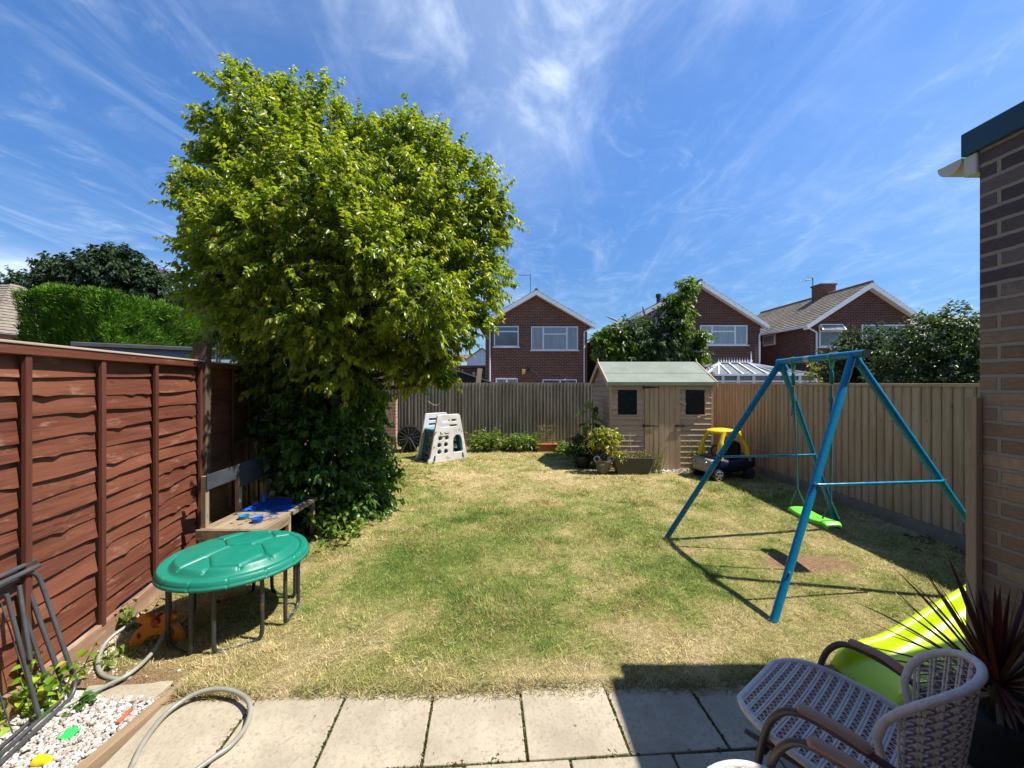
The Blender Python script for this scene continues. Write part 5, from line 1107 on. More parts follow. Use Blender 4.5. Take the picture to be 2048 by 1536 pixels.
# local: front at -x, camera side at -y
def ssec(x, w, z0, z1, n=20, p=4):
    out = []
    for k in range(n):
        a = 2 * math.pi * k / n; c1, s1 = math.cos(a), math.sin(a)
        out.append((x, math.copysign(abs(c1) ** (2 / p), c1) * w, (z0 + z1) / 2 + math.copysign(abs(s1) ** (2 / p), s1) * (z1 - z0) / 2))
    return out
def loft(secs, t):
    n = len(secs[0]); vs = [p for s in secs for p in s]; fs = [(i*n+k, i*n+(k+1)%n, (i+1)*n+(k+1)%n, (i+1)*n+k) for i in range(len(secs)-1) for k in range(n)]
    fs += [tuple(range(n))[::-1], tuple((len(secs)-1)*n+k for k in range(n))]; t.add(vs, fs)
t = MB(); loft([ssec(-.41, .18, .16, .30), ssec(-.38, .22, .13, .36), ssec(-.30, .235, .12, .385), ssec(-.18, .24, .12, .37), ssec(-.10, .245, .12, .35), ssec(.12, .25, .12, .35), ssec(.22, .25, .13, .40), ssec(.36, .24, .15, .42), ssec(.44, .22, .18, .40), ssec(.46, .19, .2, .36)], t)
cb_ = t.build('body', MT['navy'], car, smooth=True, world=False)
t = MB(); loft([ssec(-.45, .19, .16, .34, p=8), ssec(-.43, .215, .14, .36, p=8), ssec(-.37, .22, .14, .365, p=8)], t); t.build('grille', MT['bumper'], car, smooth=True, world=False)
t = MB(); loft([ssec(-.24, .11, .770, .795), ssec(-.21, .17, .755, .812), ssec(-.05, .195, .765, .828), ssec(.10, .195, .765, .825), ssec(.20, .17, .75, .80), ssec(.235, .12, .765, .785)], t); rfc = t.build('roof', MT['yellow'], car, smooth=True, world=False)
for s in (-1, 1):
    t = MB(); t.tube(catmull([(-.14, s * .165, .775), (-.215, s * .195, .64), (-.255, s * .215, .50), (-.265, s * .22, .36)], 5), [.040] * 6 + [.048] * 5 + [.058] * 5, 10, flat=.7); t.build('front_pillar', MT['yellow'], car, smooth=True, world=False)
    t = MB(); t.tube(catmull([(.13, s * .165, .775), (.215, s * .195, .64), (.265, s * .215, .50), (.28, s * .215, .38)], 5), [.044] * 6 + [.052] * 5 + [.058] * 5, 10, flat=.7); t.build('rear_pillar', MT['yellow'], car, smooth=True, world=False)
    t = MB(); t.lathe([(.001, -.012), (.028, -.010), (.03, 0), (.03, .012)], (.30, s * .245, .335), 14, 'y'); t.build('fuel_cap', MT['silver'], cb_, smooth=True, world=False)
t = MB(); loft([ssec(.10, .15, .30, .36), ssec(.13, .17, .30, .60), ssec(.20, .16, .30, .62)], t); t.build('seat', MT['mat'], car, smooth=True, world=False)
t = MB(); t.tube([(-.16 + .02 * math.sin(2*math.pi*k/16), .085 * math.cos(2*math.pi*k/16), .46 + .085 * math.sin(2*math.pi*k/16)) for k in range(16)], .011, 7, closed=True); t.build('steering_wheel', MT['tyre'], car, smooth=True, world=False)
for (x, s) in ((-.31, -1), (-.31, 1), (.29, -1), (.29, 1)):
    t = MB(); y = s * .225; t.lathe([(.085, -.038), (.098, -.032), (.102, -.01), (.102, .01), (.098, .032), (.085, .038)], (x, y, .102), 24, 'y'); wh = t.build('wheel', MT['tyre'], car, smooth=True, world=False)
    t = MB(); yy = y + s * .040
    for k in range(5): a = R(72 * k + 10); t.beam((x, yy, .102), (x + .066 * math.cos(a), yy, .102 + .066 * math.sin(a)), .02, .010, (0, 1, 0))
    t.tube([(x + .07 * math.cos(2*math.pi*k/20), yy - s * .002, .102 + .07 * math.sin(2*math.pi*k/20)) for k in range(20)], .006, 6, closed=True); t.build('hub', MT['silver'] if x < 0 else MT['rib'], wh, world=False)
for s in (-1, 1):
    t = MB(); t.lathe([(.03, -.47), (.032, -.45), (.026, -.448)], (0, s * .14, .29), 14, 'x'); t.build('headlight', MT['silver'], car, smooth=True, world=False)

# ============================================================ AIRER, HOSE, TOYS at left
ar = thing('clothes_airer', (-2.3, 1.75, 0), 'folded grey tubular clothes airer leaning on the red fence at bottom left', 'clothes airer')
d = Vector((-.2378, .9713, 0)); nrm_ = Vector((.9713, .2378, 0)); 
def aframe(P_, H, Lc, lean, r_=.0095, rad=.07, wires=0, name='frame', mat='tube'):
    up = (Vector((0, 0, 1)) * math.cos(lean) - nrm_ * math.sin(lean)); c_ = P_
    def q(u, v): return c_ - d * u + up * v
    pts = []
    for (u, v, a0) in ((rad, rad, 270), (Lc - rad, rad, 180), (Lc - rad, H - rad, 90), (rad, H - rad, 0)):
        for k in range(6):
            a = R(a0 - 18 * k); pts.append(q(u - rad * math.cos(a) * -1 * (-1) , v + rad * math.sin(a)) if False else None)
    pts = [q(u, v) for u, v in rrect(0, Lc, 0, H, rad, 6)]
    t = MB(); t.tube(pts, r_, 9, closed=True); fr = t.build(name, MT[mat], ar, smooth=True)
    if wires:
        t = MB()
        for k in range(wires): u = Lc * (k + .7) / (wires + .4); t.tube([q(u, .01), q(u, H - .01)], .0028, 5)
        t.build('rails', MT[mat], fr)
B0 = Vector((-2.205, 2.035, .032))
aframe(B0, .67, 1.25, R(15), wires=0); aframe(B0 - nrm_ * .035 - d * .02, .64, 1.2, R(15.5), wires=0, rad=.06); aframe(B0 - nrm_ * .07 - d * .05, .60, 1.1, R(14), wires=9, r_=.0075, rad=.05)
t = MB(); top = B0 + Vector((-.17, .01, .655)) - d * .05; t.tube([top, top - d * 1.1], .012, 8); t.tube([top + Vector((-.02, 0, .025)), top + Vector((-.02, 0, .025)) - d * 1.1], .011, 8); t.build('hinge_rail', MT['tube'], ar, smooth=True)
t = MB(); q0 = B0 - d * .19; t.tube([q0 + Vector((-.03, 0, .03)), q0 + Vector((-.12, 0, .62)) - d * .06], .0085, 8); t.tube([q0 - d * .02 + Vector((-.05, 0, .30)), q0 + Vector((-.14, .0, .62)) + d * .02], .009, 8); t.build('strut', MT['tube'], ar, smooth=True)
hp = [gr(x, y, z) for x, y, z in ((230, 1600, .025), (262, 1536, .026), (290, 1480, .028), (335, 1425, .034), (390, 1388, .05), (440, 1378, .06), (480, 1388, .055), (500, 1412, .05), (493, 1450, .035), (462, 1490, .028), (420, 1520, .027), (370, 1560, .026), (330, 1620, .025))]
t = MB(); t.tube(catmull(hp, 10), .0108, 10); hs = t.build('hose', MT['hose'], smooth=True); tag(hs, 'grey garden hose loop lying on the patio slabs', 'hose')
hp = [gr(x, y, z) for x, y, z in ((60, 1462, .02), (110, 1425, .02), (160, 1398, .022), (210, 1373, .035), (262, 1345, .05), (305, 1305, .06), (330, 1265, .09), (345, 1232, .12), (349, 1208, .15))]
hp += [gr(330, 1212, .14), gr(300, 1228, .13), gr(255, 1252, .12), gr(222, 1275, .10), gr(203, 1300, .07), gr(196, 1330, .04), gr(206, 1350, .03), gr(232, 1358, .024), gr(262, 1357, .022)]
t = MB(); t.tube(catmull(hp, 10), .0108, 10); hs = t.build('hose', MT['hose'], smooth=True); tag(hs, 'grey garden hose looping on the pebbles beside the orange toy', 'hose')
# orange toy
ot = thing('garden_toy', (-2.15, 2.43, 0.01), 'orange plastic toy with red centre standing in shade under the green lid', 'toy', rz=R(12))
body = catmull([(-.13, 0, 0), (-.125, .05, 0), (-.095, .105, 0), (-.055, .135, 0), (-.10, .165, 0), (-.06, .185, 0), (-.02, .165, 0), (.02, .165, 0), (.06, .185, 0), (.10, .165, 0), (.055, .135, 0), (.095, .105, 0), (.125, .05, 0), (.13, 0, 0), (.085, .0, 0), (.06, .05, 0), (.0, .075, 0), (-.06, .05, 0), (-.085, .0, 0)], 4, True)
me = holed([(p.x, p.y) for p in body], [circ(0, .115, .028, .010), circ(-.088, .075, .010, .018), circ(.088, .075, .010, .018)], .04, .008); mk('body', me, 'orange', ot, (0, 0, 0))
t = MB(); t.lathe([(.001, -.046), (.022, -.040), (.028, .02)], (0, 0, .152), 14, 'y'); t.build('centre', MT['red'], ot, smooth=True, world=False)
# small toys on the gravel
MT['bright_green'] = M('bright_green', (.03, .55, .12), (.03, .5, .1), 9, rough=.5)
q = gr(138, 1468, .02); pf = holed(roundpoly([(-.03, -.02), (-.012, -.016), (0, -.035), (.012, -.016), (.032, -.02), (.022, .0), (.034, .02), (.012, .016), (.0, .036), (-.012, .016), (-.032, .022), (-.022, .0)], .006), [], .008, .002)
pf.transform(Matrix.Rotation(R(-70), 4, 'X')); pf.transform(Matrix.Translation(q)); pf.materials.append(MT['bright_green']); tag(link('toy_leaf', pf), 'small bright green star-shaped toy on the white gravel', 'toy')
q = gr(84, 1522, .02); t = MB(); t.lathe([(.012, -.03), (.022, -.024), (.022, .0), (.017, .01), (.017, .03), (.005, .034)], q, 16, 'x'); tag(t.build('toy_bottle', MT['yellow'], smooth=True), 'little yellow plastic toy on the gravel at the bottom edge', 'toy')
q = gr(246, 1435, .02); t = MB(); t.beam(q + Vector((-.008, .05, 0)), q + Vector((.008, -.035, .004)), .018, .012); tag(t.build('wood_scrap', MT['terracotta'], bevel=.002), 'rusty brown scrap of wood lying on the white gravel', 'scrap')

# ============================================================ POTS by the shed
def rimpot(name, x, y, r0, r1, h, mat, label, z=0):
    t = MB(); t.lathe([(r0 * .9, z), (r0, z + .02), (r1, z + h - .03), (r1 + .015, z + h - .03), (r1 + .015, z + h), (r1 - .01, z + h), (r1 - .02, z + h - .05)], (x, y, 0), 24); return t
pt = thing('trough_planter', (2.08, 6.98, 0), 'dark olive rectangular planter standing before the shed wall', 'planter')
t = MB(); a = [(1.83, 6.86), (2.34, 6.86), (2.34, 7.06), (1.83, 7.06)]; b_ = [(1.74, 6.82), (2.43, 6.82), (2.43, 7.12), (1.74, 7.12)]; c2 = [(1.76, 6.84), (2.41, 6.84), (2.41, 7.10), (1.76, 7.10)]
t.add([(x, y, 0) for x, y in a] + [(x, y, .31) for x, y in b_] + [(x, y, .31) for x, y in c2] + [(x, y, .26) for x, y in c2], [(3, 2, 1, 0), (0, 1, 5, 4), (1, 2, 6, 5), (2, 3, 7, 6), (3, 0, 4, 7), (4, 5, 9, 8), (5, 6, 10, 9), (6, 7, 11, 10), (7, 4, 8, 11), (8, 9, 13, 12), (9, 10, 14, 13), (10, 11, 15, 14), (11, 8, 12, 15), (12, 13, 14, 15)]); t.build('trough', MT['planter'], pt, bevel=.006)
rg = np.random.default_rng(31); n = 900; P = np.stack([rg.uniform(1.77, 2.42, n), rg.uniform(6.84, 7.1, n), .28 + rg.random(n) ** 2 * .12], 1); A = rg.normal(size=(n, 3)); A[:, 2] = np.abs(A[:, 2]) + .5
C = ramp(rg.random(n), [(.18, .10, .04), (.30, .19, .07), (.12, .15, .03), (.33, .26, .10)]); link('foliage', leaves_mesh('foliage', P, A, rg.uniform(.015, .05, n), .4, C, MT['leaf_dull'], rg), pt)
t = MB(); t.tube([(2.10, 6.98, .28), (2.07, 7.0, .55), (2.065, 7.02, .72)], .005, 6); t.tube([(2.02, 6.98, .28), (2.04, 7.0, .6)], .003, 5); t.build('dry_stalk', MT['pale_cap'], pt)
gp = thing('handled_pot', (1.58, 6.95, 0), 'weathered round pot with two ring handles, left of the olive planter', 'plant pot')
t = rimpot('', 1.58, 6.95, .09, .135, .26, '', ''); t.build('bowl', MT['galv'], gp, smooth=True)
for s in (-1, 1):
    t = MB(); c_ = Vector((1.58 + s * .12, 6.90, .285)); t.tube([c_ + Vector((.048 * math.cos(a), -.01, .042 * math.sin(a))) for a in [2*math.pi*k/14 for k in range(14)]], .009, 7, closed=True); t.build('handle', MT['stone'], gp, smooth=True)
YG = [(.05, .10, .015), (.20, .24, .02), (.50, .46, .05), (.62, .58, .16)]
sg = thing('spotted_shrub', (1.60, 6.98, .2), 'yellow-green variegated shrub growing in the handled pot', 'shrub')
rg = np.random.default_rng(33); bl = [(1.60, 7.0, .66, .16), (1.76, 7.0, .62, .13), (1.46, 7.02, .60, .12), (1.66, 6.95, .52, .12), (1.86, 6.92, .31, .09)]
P, A, s_, C, *_ = shoots(bl, 130, 8, (.05, .12), (.05, .085), .42, YG, rg, upb=.6, inner=120); link('foliage', leaves_mesh('foliage', P, A, s_, .42, C, MT['leaf'], rg), sg)
for q in ((1.60, 7.0, .6), (1.74, 7.0, .56), (1.48, 7.02, .56), (1.84, 6.93, .3)): t = MB(); t.tube(catmull([(1.59, 6.96, .2), ((1.59 + q[0]) / 2, 6.97, .36), q], 4), .008, 6); t.build('stem', MT['bark'], sg)
bk = thing('big_leaf_plant', (1.50, 7.5, 0), 'tall plant with large pale heart-shaped leaves against the shed corner', 'plant')
rg = np.random.default_rng(35); P = []; A = []; S_ = []
for k in range(22):
    z = .55 + .72 * rg.random(); a = rg.uniform(0, 6.28); rr_ = rg.uniform(.02, .14); P.append((1.50 + rr_ * math.cos(a), 7.5 + rr_ * math.sin(a), z)); A.append((math.cos(a), math.sin(a), rg.uniform(-.5, .2))); S_.append(rg.uniform(.14, .26))
link('foliage', leaves_mesh('foliage', np.array(P), np.array(A), np.array(S_), .72, ramp(rg.random(22), [(.04, .09, .02), (.09, .17, .05), (.22, .30, .12)]), MT['leaf'], rg, droop=.5), bk)
t = MB(); t.tube(catmull([(1.5, 7.5, 0), (1.52, 7.5, .6), (1.5, 7.5, 1.25)], 5), [.016] * 10 + [.008], 7); t.build('stem', MT['stem'], bk, smooth=True)
dp = thing('dark_shrub', (1.35, 7.45, 0), 'dark shaded bushy pot plants between the back fence and the shed', 'shrub')
rg = np.random.default_rng(36); P, A, s_, C, *_ = shoots([(1.30, 7.5, .30, .24), (1.42, 7.35, .5, .18), (1.22, 7.6, .5, .15), (1.45, 7.45, .22, .2)], 60, 9, (.06, .16), (.05, .09), .4, [(.015, .035, .008), (.035, .065, .015), (.06, .10, .02)], rg, inner=200); link('foliage', leaves_mesh('foliage', P, A, s_, .3, C, MT['leaf_dull'], rg), dp)
t = rimpot('', 1.32, 7.45, .11, .15, .24, '', ''); t.build('pot', MT['blackpot'], dp, smooth=True)
tt = thing('terracotta_trough', (.79, 9.2, 0), 'long terracotta trough of dry plants at the foot of the grey fence', 'planter')
t = MB(); t.box((.58, 9.1, .0), (1.02, 9.28, .17)); t.box((.565, 9.085, .172), (1.035, 9.295, .20)); t.build('trough', MT['terracotta'], tt, bevel=.008)
rg = np.random.default_rng(37); n = 500; P = np.stack([rg.uniform(.6, 1.0, n), rg.uniform(9.12, 9.26, n), .2 + rg.random(n) ** 1.5 * .42], 1); A = rg.normal(size=(n, 3)) * .6; A[:, 2] = 1
link('foliage', leaves_mesh('foliage', P, A, rg.uniform(.04, .09, n), .10, ramp(rg.random(n), [(.14, .17, .05), (.34, .3, .12), (.25, .14, .08)]), MT['leaf_dull'], rg), tt)
WG = [(.05, .11, .015), (.14, .23, .03), (.28, .35, .07)]
for i, (x, y, h, sp_, lb) in enumerate(((-.78, 9.2, .42, .26, 'leafy weed clump at the fence foot just right of the climber'), (-.48, 9.25, .48, .25, 'second leafy weed clump from the climber along the grey fence'), (-.12, 9.3, .30, .25, 'low sparse weeds at the fence foot between two leafy clumps'), (.16, 9.25, .44, .28, 'bushy pale-flowered weed clump left of the terracotta trough'), (.45, 9.3, .36, .2, 'small weed tuft touching the left end of the terracotta trough'), (1.20, 9.1, .24, .24, 'low green weeds right of the terracotta trough'), (1.42, 9.0, .18, .2, 'low weeds in shade near the dark pot plants'))):
    plant('weed_clump', (x, y, 0), 52, h * 1.12, sp_ * 1.5, (.06, .13), .30, WG, lb, 'weeds', 'weeds along the foot of the grey fence', seed=50 + i, droop=.3, per=9, straight=.55)
plant('weed_clump', (2.50, 7.05, 0), 26, .55, .28, (.02, .045), .35, [(.16, .2, .05), (.3, .3, .1)], 'dry weed growing between the olive planter and the shed door', 'weeds', seed=61)
plant('weed_clump', (3.28, 7.05, 0), 30, .62, .28, (.03, .06), .4, WG, 'green plant growing behind the toy car at the shed corner', 'weeds', seed=62)
plant('yellow_seedling', (-2.33, 1.93, 0), 22, .27, .20, (.03, .06), .8, [(.10, .24, .02), (.26, .42, .03), (.48, .58, .06)], 'yellow-green leafy seedling growing behind the folded airer', 'plant', seed=63, per=5, droop=.2)
plant('weed_clump', gr(262, 1262), 14, .16, .12, (.025, .05), .7, [(.08, .2, .02), (.2, .35, .04)], 'small green weed at the fence foot beside the orange toy', 'weeds', seed=64, per=4)
plant('weed_clump', gr(200, 1340), 16, .10, .16, (.02, .04), .6, [(.10, .2, .03), (.25, .35, .06)], 'tiny weed beside the hose on the pebbles', 'weeds', seed=65, per=4)
plant('weed_clump', gr(170, 1410), 10, .07, .14, (.03, .05), .8, [(.06, .16, .03), (.12, .24, .05)], 'small broad-leaved weed by the corner of the airer', 'weeds', seed=66, per=3)

# ============================================================ VEGETATION
CR = [(.085, .14, .012), (.18, .26, .018), (.33, .40, .03), (.52, .55, .07)]
rg = np.random.default_rng(2)
def PB(px, py, Y, r_): p = at(px, py, Y); return (p.x, p.y, p.z, r_)
crown = [PB(540, 282, 5.0, 0.658), PB(650, 316, 5.2, 0.677), PB(492, 335, 4.9, 0.423), PB(451, 415, 4.8, 0.47), PB(470, 500, 4.7, 0.489), PB(740, 356, 5.3, 0.705), PB(844, 335, 5.1, 0.517), PB(887, 411, 5.0, 0.639), PB(940, 457, 5.0, 0.432), PB(950, 560, 4.9, 0.357),
         PB(882, 635, 4.8, 0.395), PB(800, 520, 4.6, 0.752), PB(640, 453, 4.4, 0.865), PB(550, 560, 4.4, 0.752), PB(700, 640, 4.5, 0.752), PB(520, 655, 4.6, 0.47), PB(800, 685, 4.8, 0.451), PB(620, 715, 4.8, 0.564), PB(492, 600, 4.8, 0.338), PB(600, 394, 5.6, 0.893),
         PB(780, 436, 5.7, 0.94), PB(700, 560, 5.7, 1.03), PB(473, 250, 4.95, 0.2), PB(525, 185, 5.05, 0.16), PB(575, 188, 5.1, 0.18), PB(391, 406, 4.7, 0.2), PB(441, 310, 4.85, 0.18), PB(992, 428, 4.95, 0.2), PB(815, 284, 5.0, 0.2), PB(867, 715, 4.7, 0.2), PB(967, 640, 4.8, 0.12), PB(850, 740, 4.8, 0.22), PB(466, 655, 4.75, 0.16), PB(887, 762, 4.6, 0.06), PB(431, 585, 4.9, 0.2), PB(560, 480, 3.95, 0.395), PB(720, 500, 3.95, 0.395), PB(840, 600, 4.1, 0.395), PB(640, 620, 3.95, 0.357), PB(496, 453, 4.2, 0.395), PB(700, 411, 4.2, 0.47)]
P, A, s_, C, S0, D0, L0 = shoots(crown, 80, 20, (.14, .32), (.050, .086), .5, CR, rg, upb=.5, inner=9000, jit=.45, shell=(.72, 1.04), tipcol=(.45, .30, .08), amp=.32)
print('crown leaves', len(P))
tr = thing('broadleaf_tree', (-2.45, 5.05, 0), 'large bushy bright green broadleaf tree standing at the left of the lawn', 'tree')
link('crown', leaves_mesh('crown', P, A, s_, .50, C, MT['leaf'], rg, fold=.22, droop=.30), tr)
t = MB()
for i in range(0, len(S0)): t.tube([S0[i] - D0[i] * .1, S0[i] + D0[i] * L0[i] * .9 - Vector((0, 0, .15 * L0[i]))], [.0035, .0015], 3, caps=False)
t.build('twigs', MT['stem'], tr)
t = MB(); t.tube(catmull([(-2.45, 5.05, -.05), (-2.42, 5.03, .6), (-2.40, 5.0, 1.3), (-2.35, 5.0, 2.0)], 5), [.16, .15, .14, .13, .13, .12, .12, .12, .12, .11, .11, .11, .10, .10, .10, .09], 12)
for q in crown:
    m_ = Vector((-2.36, 5.0, 1.5 + .12 * q[2])); e = Vector(q[:3]); mid = m_.lerp(e, .5) + Vector((0, 0, -.12)); t.tube(catmull([m_, mid, e], 5), [.055, .05, .045, .04, .035, .03, .025, .02, .016, .012, .008], 7)
t.build('trunk', MT['bark'], tr, smooth=True)
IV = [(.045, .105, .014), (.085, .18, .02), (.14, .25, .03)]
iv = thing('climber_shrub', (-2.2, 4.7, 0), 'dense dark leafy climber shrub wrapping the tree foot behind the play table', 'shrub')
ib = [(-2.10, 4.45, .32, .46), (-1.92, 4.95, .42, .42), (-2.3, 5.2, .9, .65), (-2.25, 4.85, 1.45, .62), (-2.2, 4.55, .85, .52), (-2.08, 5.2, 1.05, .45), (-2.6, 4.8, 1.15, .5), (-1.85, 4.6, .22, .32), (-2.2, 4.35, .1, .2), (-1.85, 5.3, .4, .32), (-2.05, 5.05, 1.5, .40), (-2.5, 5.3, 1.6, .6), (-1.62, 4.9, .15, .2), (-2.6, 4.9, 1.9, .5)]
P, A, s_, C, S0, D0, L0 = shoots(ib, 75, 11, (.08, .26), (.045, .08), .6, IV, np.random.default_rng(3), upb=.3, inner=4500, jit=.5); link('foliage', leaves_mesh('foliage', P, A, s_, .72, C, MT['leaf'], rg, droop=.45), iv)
t = MB()
for q in ib: t.tube(catmull([(-2.35, 5.0, .0), (-2.3, 4.9, q[2] * .5), q[:3]], 4), .014, 6)
t.build('stem', MT['bark'], iv)
plant('pale_sprig', (-1.78, 4.12, .0), 26, .36, .62, (.05, .08), .62, [(.10, .19, .03), (.20, .32, .05), (.32, .44, .10)], 'pale green sunlit sprig at the foot of the dark climber shrub', 'plant', seed=71, per=7, straight=.5)
for i, (x, y, h, s1, lb) in enumerate(((-2.3, 7.4, .20, .8, 'tall grassy weeds right behind the tree base'), (-3.05, 8.6, .55, .45, 'dry seed-headed weeds before the pink wall end'), (-1.9, 6.6, .25, .7, 'pale grassy tuft edging the lawn beyond the tree'))):
    plant('weed_clump', (x, y, 0), 90, h, s1 * 1.8, (.05, .11), .16, [(.10, .17, .03), (.28, .30, .08), (.42, .38, .15)], lb, 'weeds', seed=80 + i, per=8, straight=.6, stem=False)
plant('weed_clump', (3.75, 2.65, 0), 60, .62, .55, (.05, .09), .4, [(.015, .03, .008), (.04, .07, .015)], 'dark weeds at the foot of the board fence behind the swing leg', 'weeds', seed=90, mat='leaf_dull')
plant('weed_clump', (4.02, 3.9, 0), 26, .12, .6, (.03, .05), .4, [(.03, .06, .01), (.06, .10, .02)], 'low weeds along the concrete gravel board', 'weeds', seed=91, mat='leaf_dull')
plant('grass_tuft', (1.62, 2.72, 0), 50, .05, .34, (.03, .05), .12, [(.05, .11, .02), (.10, .17, .03)], 'long grass tuft around the near left foot of the swing', 'grass tuft', seed=92, stem=False, per=5)
plant('grass_tuft', (1.55, 4.10, 0), 40, .05, .26, (.03, .05), .12, [(.07, .13, .02), (.12, .19, .03)], 'grass tuft around the far left foot of the swing', 'grass tuft', seed=93, stem=False, per=5)

def bush(name, label, cat, blobs, density, per, slen, lsize, wd, cols, seed, mat='leaf_dull', trunk=None, group=None, inner=1500, upb=.4, z0=0):
    rg = np.random.default_rng(seed); P, A, s_, C, *_ = shoots(blobs, density, per, slen, lsize, wd, cols, rg, upb=upb, inner=inner)
    bx, by = trunk or (blobs[0][0], blobs[0][1]); o = thing(name, (bx, by, z0), label, cat, group); link('crown' if 'tree' in name else 'foliage', leaves_mesh('foliage', P, A, s_, wd, C, MT[mat], rg), o)
    t = MB(); rr_ = max(b[3] for b in blobs) * .06; top = max(b[2] for b in blobs)
    for q in blobs: t.tube(catmull([(bx, by, z0), ((bx * 2 + q[0]) / 3, (by * 2 + q[1]) / 3, z0 + (q[2] - z0) * .5), q[:3]], 4), [rr_ * (1 - .09 * k) for k in range(9)], 6)
    t.build('trunk', MT['bark'], o, smooth=True); return o
BUD = [(.035, .07, .025), (.075, .13, .045), (.14, .21, .08)]
bd = bush('flowering_bush', 'dark green buddleia bush with purple flower spikes behind the shed roof', 'bush', [PB(1300, 694, 10.7, 0.72), PB(1355, 704, 10.9, 0.675), PB(1260, 674, 10.6, 0.45), PB(1330, 654, 10.8, 0.45), PB(1240, 729, 10.7, 0.495), PB(1380, 739, 10.8, 0.405)], 40, 14, (.15, .42), (.09, .16), .30, BUD, 101, trunk=(4.0, 10.8), inner=3000)
rgf = np.random.default_rng(7); MT['bud'] = M('purple_flower', (.26, .17, .30), (.34, .26, .36), 30, rough=.8)
for (px_, py_, dx, dz) in ((1235, 628, -.30, .10), (1245, 645, -.3, .04), (1255, 655, -.2, .1), (1290, 618, -.1, .2), (1275, 632, -.15, .12), (1300, 625, .1, .2), (1320, 622, .1, .16), (1345, 640, .12, .1), (1325, 655, .1, .0), (1385, 690, .2, .0), (1250, 705, .05, -.1), (1258, 712, .2, -.08), (1270, 650, -.1, .15), (1310, 640, 0, .2)):
    t = MB(); q = at(px_, py_ + 14, 10.2); d_ = Vector((dx, -.12, dz)); t.tube([q, q + d_ * .5, q + d_ * .9, q + d_ * 1.15], [.022, .026, .016, .004], 6); t.build('flower_spike', MT['bud'], bd, smooth=True)

YL = [(.05, .10, .015), (.11, .18, .02), (.22, .30, .04)]
bush('slender_tree', 'light green upright young tree rising out of the dark flowering bush', 'tree', [PB(1362, 610, 10.4, 0.315), PB(1375, 575, 10.4, 0.195), PB(1352, 650, 10.4, 0.3), PB(1400, 680, 10.3, 0.165), PB(1395, 710, 10.3, 0.15)], 55, 12, (.12, .30), (.10, .16), .4, YL, 102, 'leaf', trunk=(4.5, 10.5), inner=500)
bush('leafy_shrub', 'light green large-leaved shrub just left of the shed ridge', 'shrub', [PB(1205, 685, 10.3, .24), PB(1232, 672, 10.3, .26), PB(1215, 705, 10.3, .16), PB(1248, 700, 10.3, .22)], 55, 12, (.12, .28), (.10, .17), .4, YL, 103, 'leaf', trunk=(2.6, 10.4), inner=200)
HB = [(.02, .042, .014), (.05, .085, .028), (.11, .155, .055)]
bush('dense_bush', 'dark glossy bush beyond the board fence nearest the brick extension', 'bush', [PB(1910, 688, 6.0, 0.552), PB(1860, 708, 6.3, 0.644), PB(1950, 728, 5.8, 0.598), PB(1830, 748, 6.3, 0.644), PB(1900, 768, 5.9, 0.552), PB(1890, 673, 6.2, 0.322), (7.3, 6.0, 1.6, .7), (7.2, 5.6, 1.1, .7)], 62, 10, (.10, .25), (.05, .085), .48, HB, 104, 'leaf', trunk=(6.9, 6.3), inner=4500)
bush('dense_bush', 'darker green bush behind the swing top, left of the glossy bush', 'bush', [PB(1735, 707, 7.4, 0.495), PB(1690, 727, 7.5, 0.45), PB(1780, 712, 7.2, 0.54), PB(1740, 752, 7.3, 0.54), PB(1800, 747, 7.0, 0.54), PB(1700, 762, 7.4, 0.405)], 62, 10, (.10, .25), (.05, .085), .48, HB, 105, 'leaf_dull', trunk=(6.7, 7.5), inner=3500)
bush('yellow_shrub', 'small yellowish plant and post top over the board fence by the swing rope', 'shrub', [PB(1628, 750, 8.8, .14), PB(1632, 735, 8.8, .10)], 90, 9, (.08, .16), (.05, .09), .4, [(.14, .18, .03), (.36, .32, .05)], 106, 'leaf', trunk=(6.65, 8.8), inner=60)
# conifer hedge
hd = thing('conifer_hedge', (-10, 10.5, 0), 'tall clipped bright green conifer hedge behind the flat garage roof', 'hedge')
rg = np.random.default_rng(41); n = 60000; hx0, hx1, hy0, hy1, hz = -11.15, -9.0, 9.0, 12.6, 3.62
k = rg.random(n); P = np.zeros((n, 3)); Nn = np.zeros((n, 3))
a = k < .40; b_ = (k >= .40) & (k < .80); c_ = k >= .80
P[a] = np.stack([rg.uniform(hx0, hx1, a.sum()), np.full(a.sum(), hy0), rg.uniform(1.4, hz, a.sum())], 1); Nn[a] = (0, -1, 0)
P[b_] = np.stack([np.full(b_.sum(), hx1), rg.uniform(hy0, hy1, b_.sum()), rg.uniform(1.6, hz, b_.sum())], 1); Nn[b_] = (1, 0, 0)
P[c_] = np.stack([rg.uniform(hx0, hx1, c_.sum()), rg.uniform(hy0, hy1, c_.sum()), np.full(c_.sum(), hz)], 1); Nn[c_] = (0, 0, 1)
lump = fbm(P[:, 0] * 2.2 + P[:, 1] * 2.2 + 50, P[:, 2] * 2.2 + 3, 3) - .5; P += Nn * (lump * .34 + rg.normal(size=n) * .03 - .03)[:, None]; P[:, 2] += .10 * np.sin(P[:, 0] * 1.3 + P[:, 1] * .9) * P[:, 2] / 3.6
A = Nn * .55 + rg.normal(size=(n, 3)) * .38 + np.array([0, 0, .75]); C = ramp(rg.random(n) * .7 + (lump + .2) * .6, [(.03, .09, .008), (.09, .20, .014), (.20, .36, .03)])
link('foliage', leaves_mesh('foliage', P, A, rg.uniform(.06, .14, n), .16, C, MT['needle'], rg, droop=.05), hd)
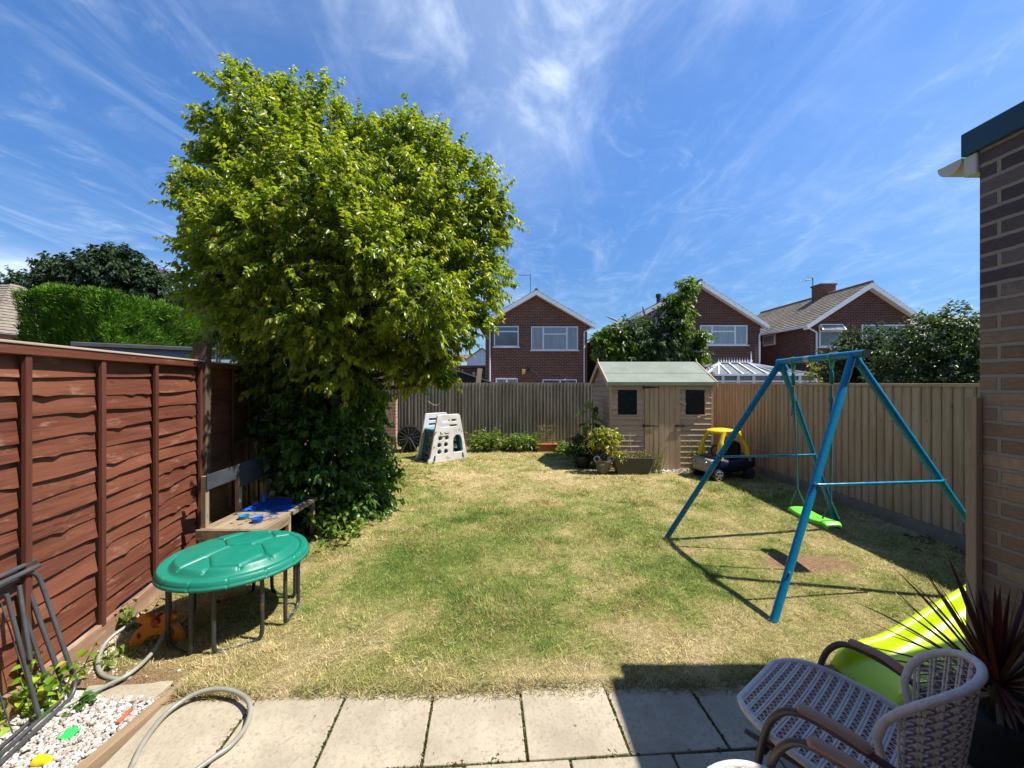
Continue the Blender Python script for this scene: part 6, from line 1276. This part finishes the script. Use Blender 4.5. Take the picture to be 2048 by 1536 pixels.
t = MB(); t.box((hx0 + .25, hy0 + .22, 0), (hx1 - .16, hy1 - .2, hz - .12)); MT['hedge_core'] = M('hedge_core', (.012, .028, .008), (.02, .035, .01), 6, rough=1); t.build('core', MT['hedge_core'], hd)
OK = [(.018, .04, .016), (.035, .065, .026), (.065, .10, .04)]
bush('oak_tree', 'big dark broad oak rising behind the conifer hedge on the left', 'tree', [PB(215, 553, 30, 1.84), PB(160, 563, 30, 1.68), PB(275, 568, 30, 1.6), PB(120, 568, 30, 1.12), PB(225, 523, 30, 1.04), PB(255, 538, 30, 1.2), PB(110, 538, 30, 0.64), PB(300, 598, 30, 1.28), PB(180, 608, 30, 1.76), PB(100, 603, 30, 1.12), PB(240, 618, 30, 1.92)], 4.2, 16, (.5, 1.1), (.28, .5), .5, OK, 110, trunk=(-30, 31), inner=3500)
bush('distant_tree', 'small dark tree tops at the left edge above the tiled roof', 'tree', [PB(55, 568, 40, 1.3), PB(10, 575, 40, 1.0), PB(72, 575, 40, 1.2), PB(35, 585, 40, 1.2)], 4, 12, (.3, .9), (.25, .45), .5, OK, 111, trunk=(-48, 41), inner=300)
bush('distant_tree', 'brownish thin-leaved tree between the oak and the big bright tree', 'tree', [PB(330, 570, 34, 1.3), PB(350, 600, 34, 1.4), PB(320, 615, 34, 1.2)], 5, 12, (.3, .8), (.22, .4), .4, [(.06, .06, .03), (.13, .12, .06)], 112, trunk=(-29, 35), inner=300)
bush('distant_tree', 'dark tree behind the right end of the conifer hedge', 'tree', [PB(400, 640, 22, 1.4), PB(440, 600, 22, 1.2), PB(480, 640, 22, 1.4), PB(380, 610, 24, .9), PB(530, 660, 22, 1.5), PB(450, 690, 22, 1.5)], 6, 12, (.25, .6), (.16, .3), .5, [(.02, .04, .015), (.05, .08, .03)], 113, trunk=(-16, 23), inner=900)
# twigs dropped below the tree by the fence
t = MB()
for i in range(26):
    x = rp.uniform(-2.1, -1.3); y = rp.uniform(3.9, 4.9); a = rp.uniform(0, 6.28); l = rp.uniform(.05, .2); t.tube([(x, y, .022), (x + math.cos(a) * l * .5, y + math.sin(a) * l * .5, .04), (x + math.cos(a + .4) * l, y + math.sin(a + .4) * l, .025)], .0025, 4)
tag(t.build('fallen_twigs', MT['bark']), 'fallen twigs scattered on the lawn edge under the tree', 'twigs', kind='stuff')
# a bare hanging twig in front of the back fence
t = MB(); t.tube(catmull([at(856, 802, 8.6), at(866, 809, 8.6), at(875, 810, 8.6), at(881, 803, 8.6)], 5), .006, 5); tag(t.build('hanging_twig', MT['pale_cap'], smooth=True), 'curved pale bare twig hanging before the grey fence over the climber', 'twig')
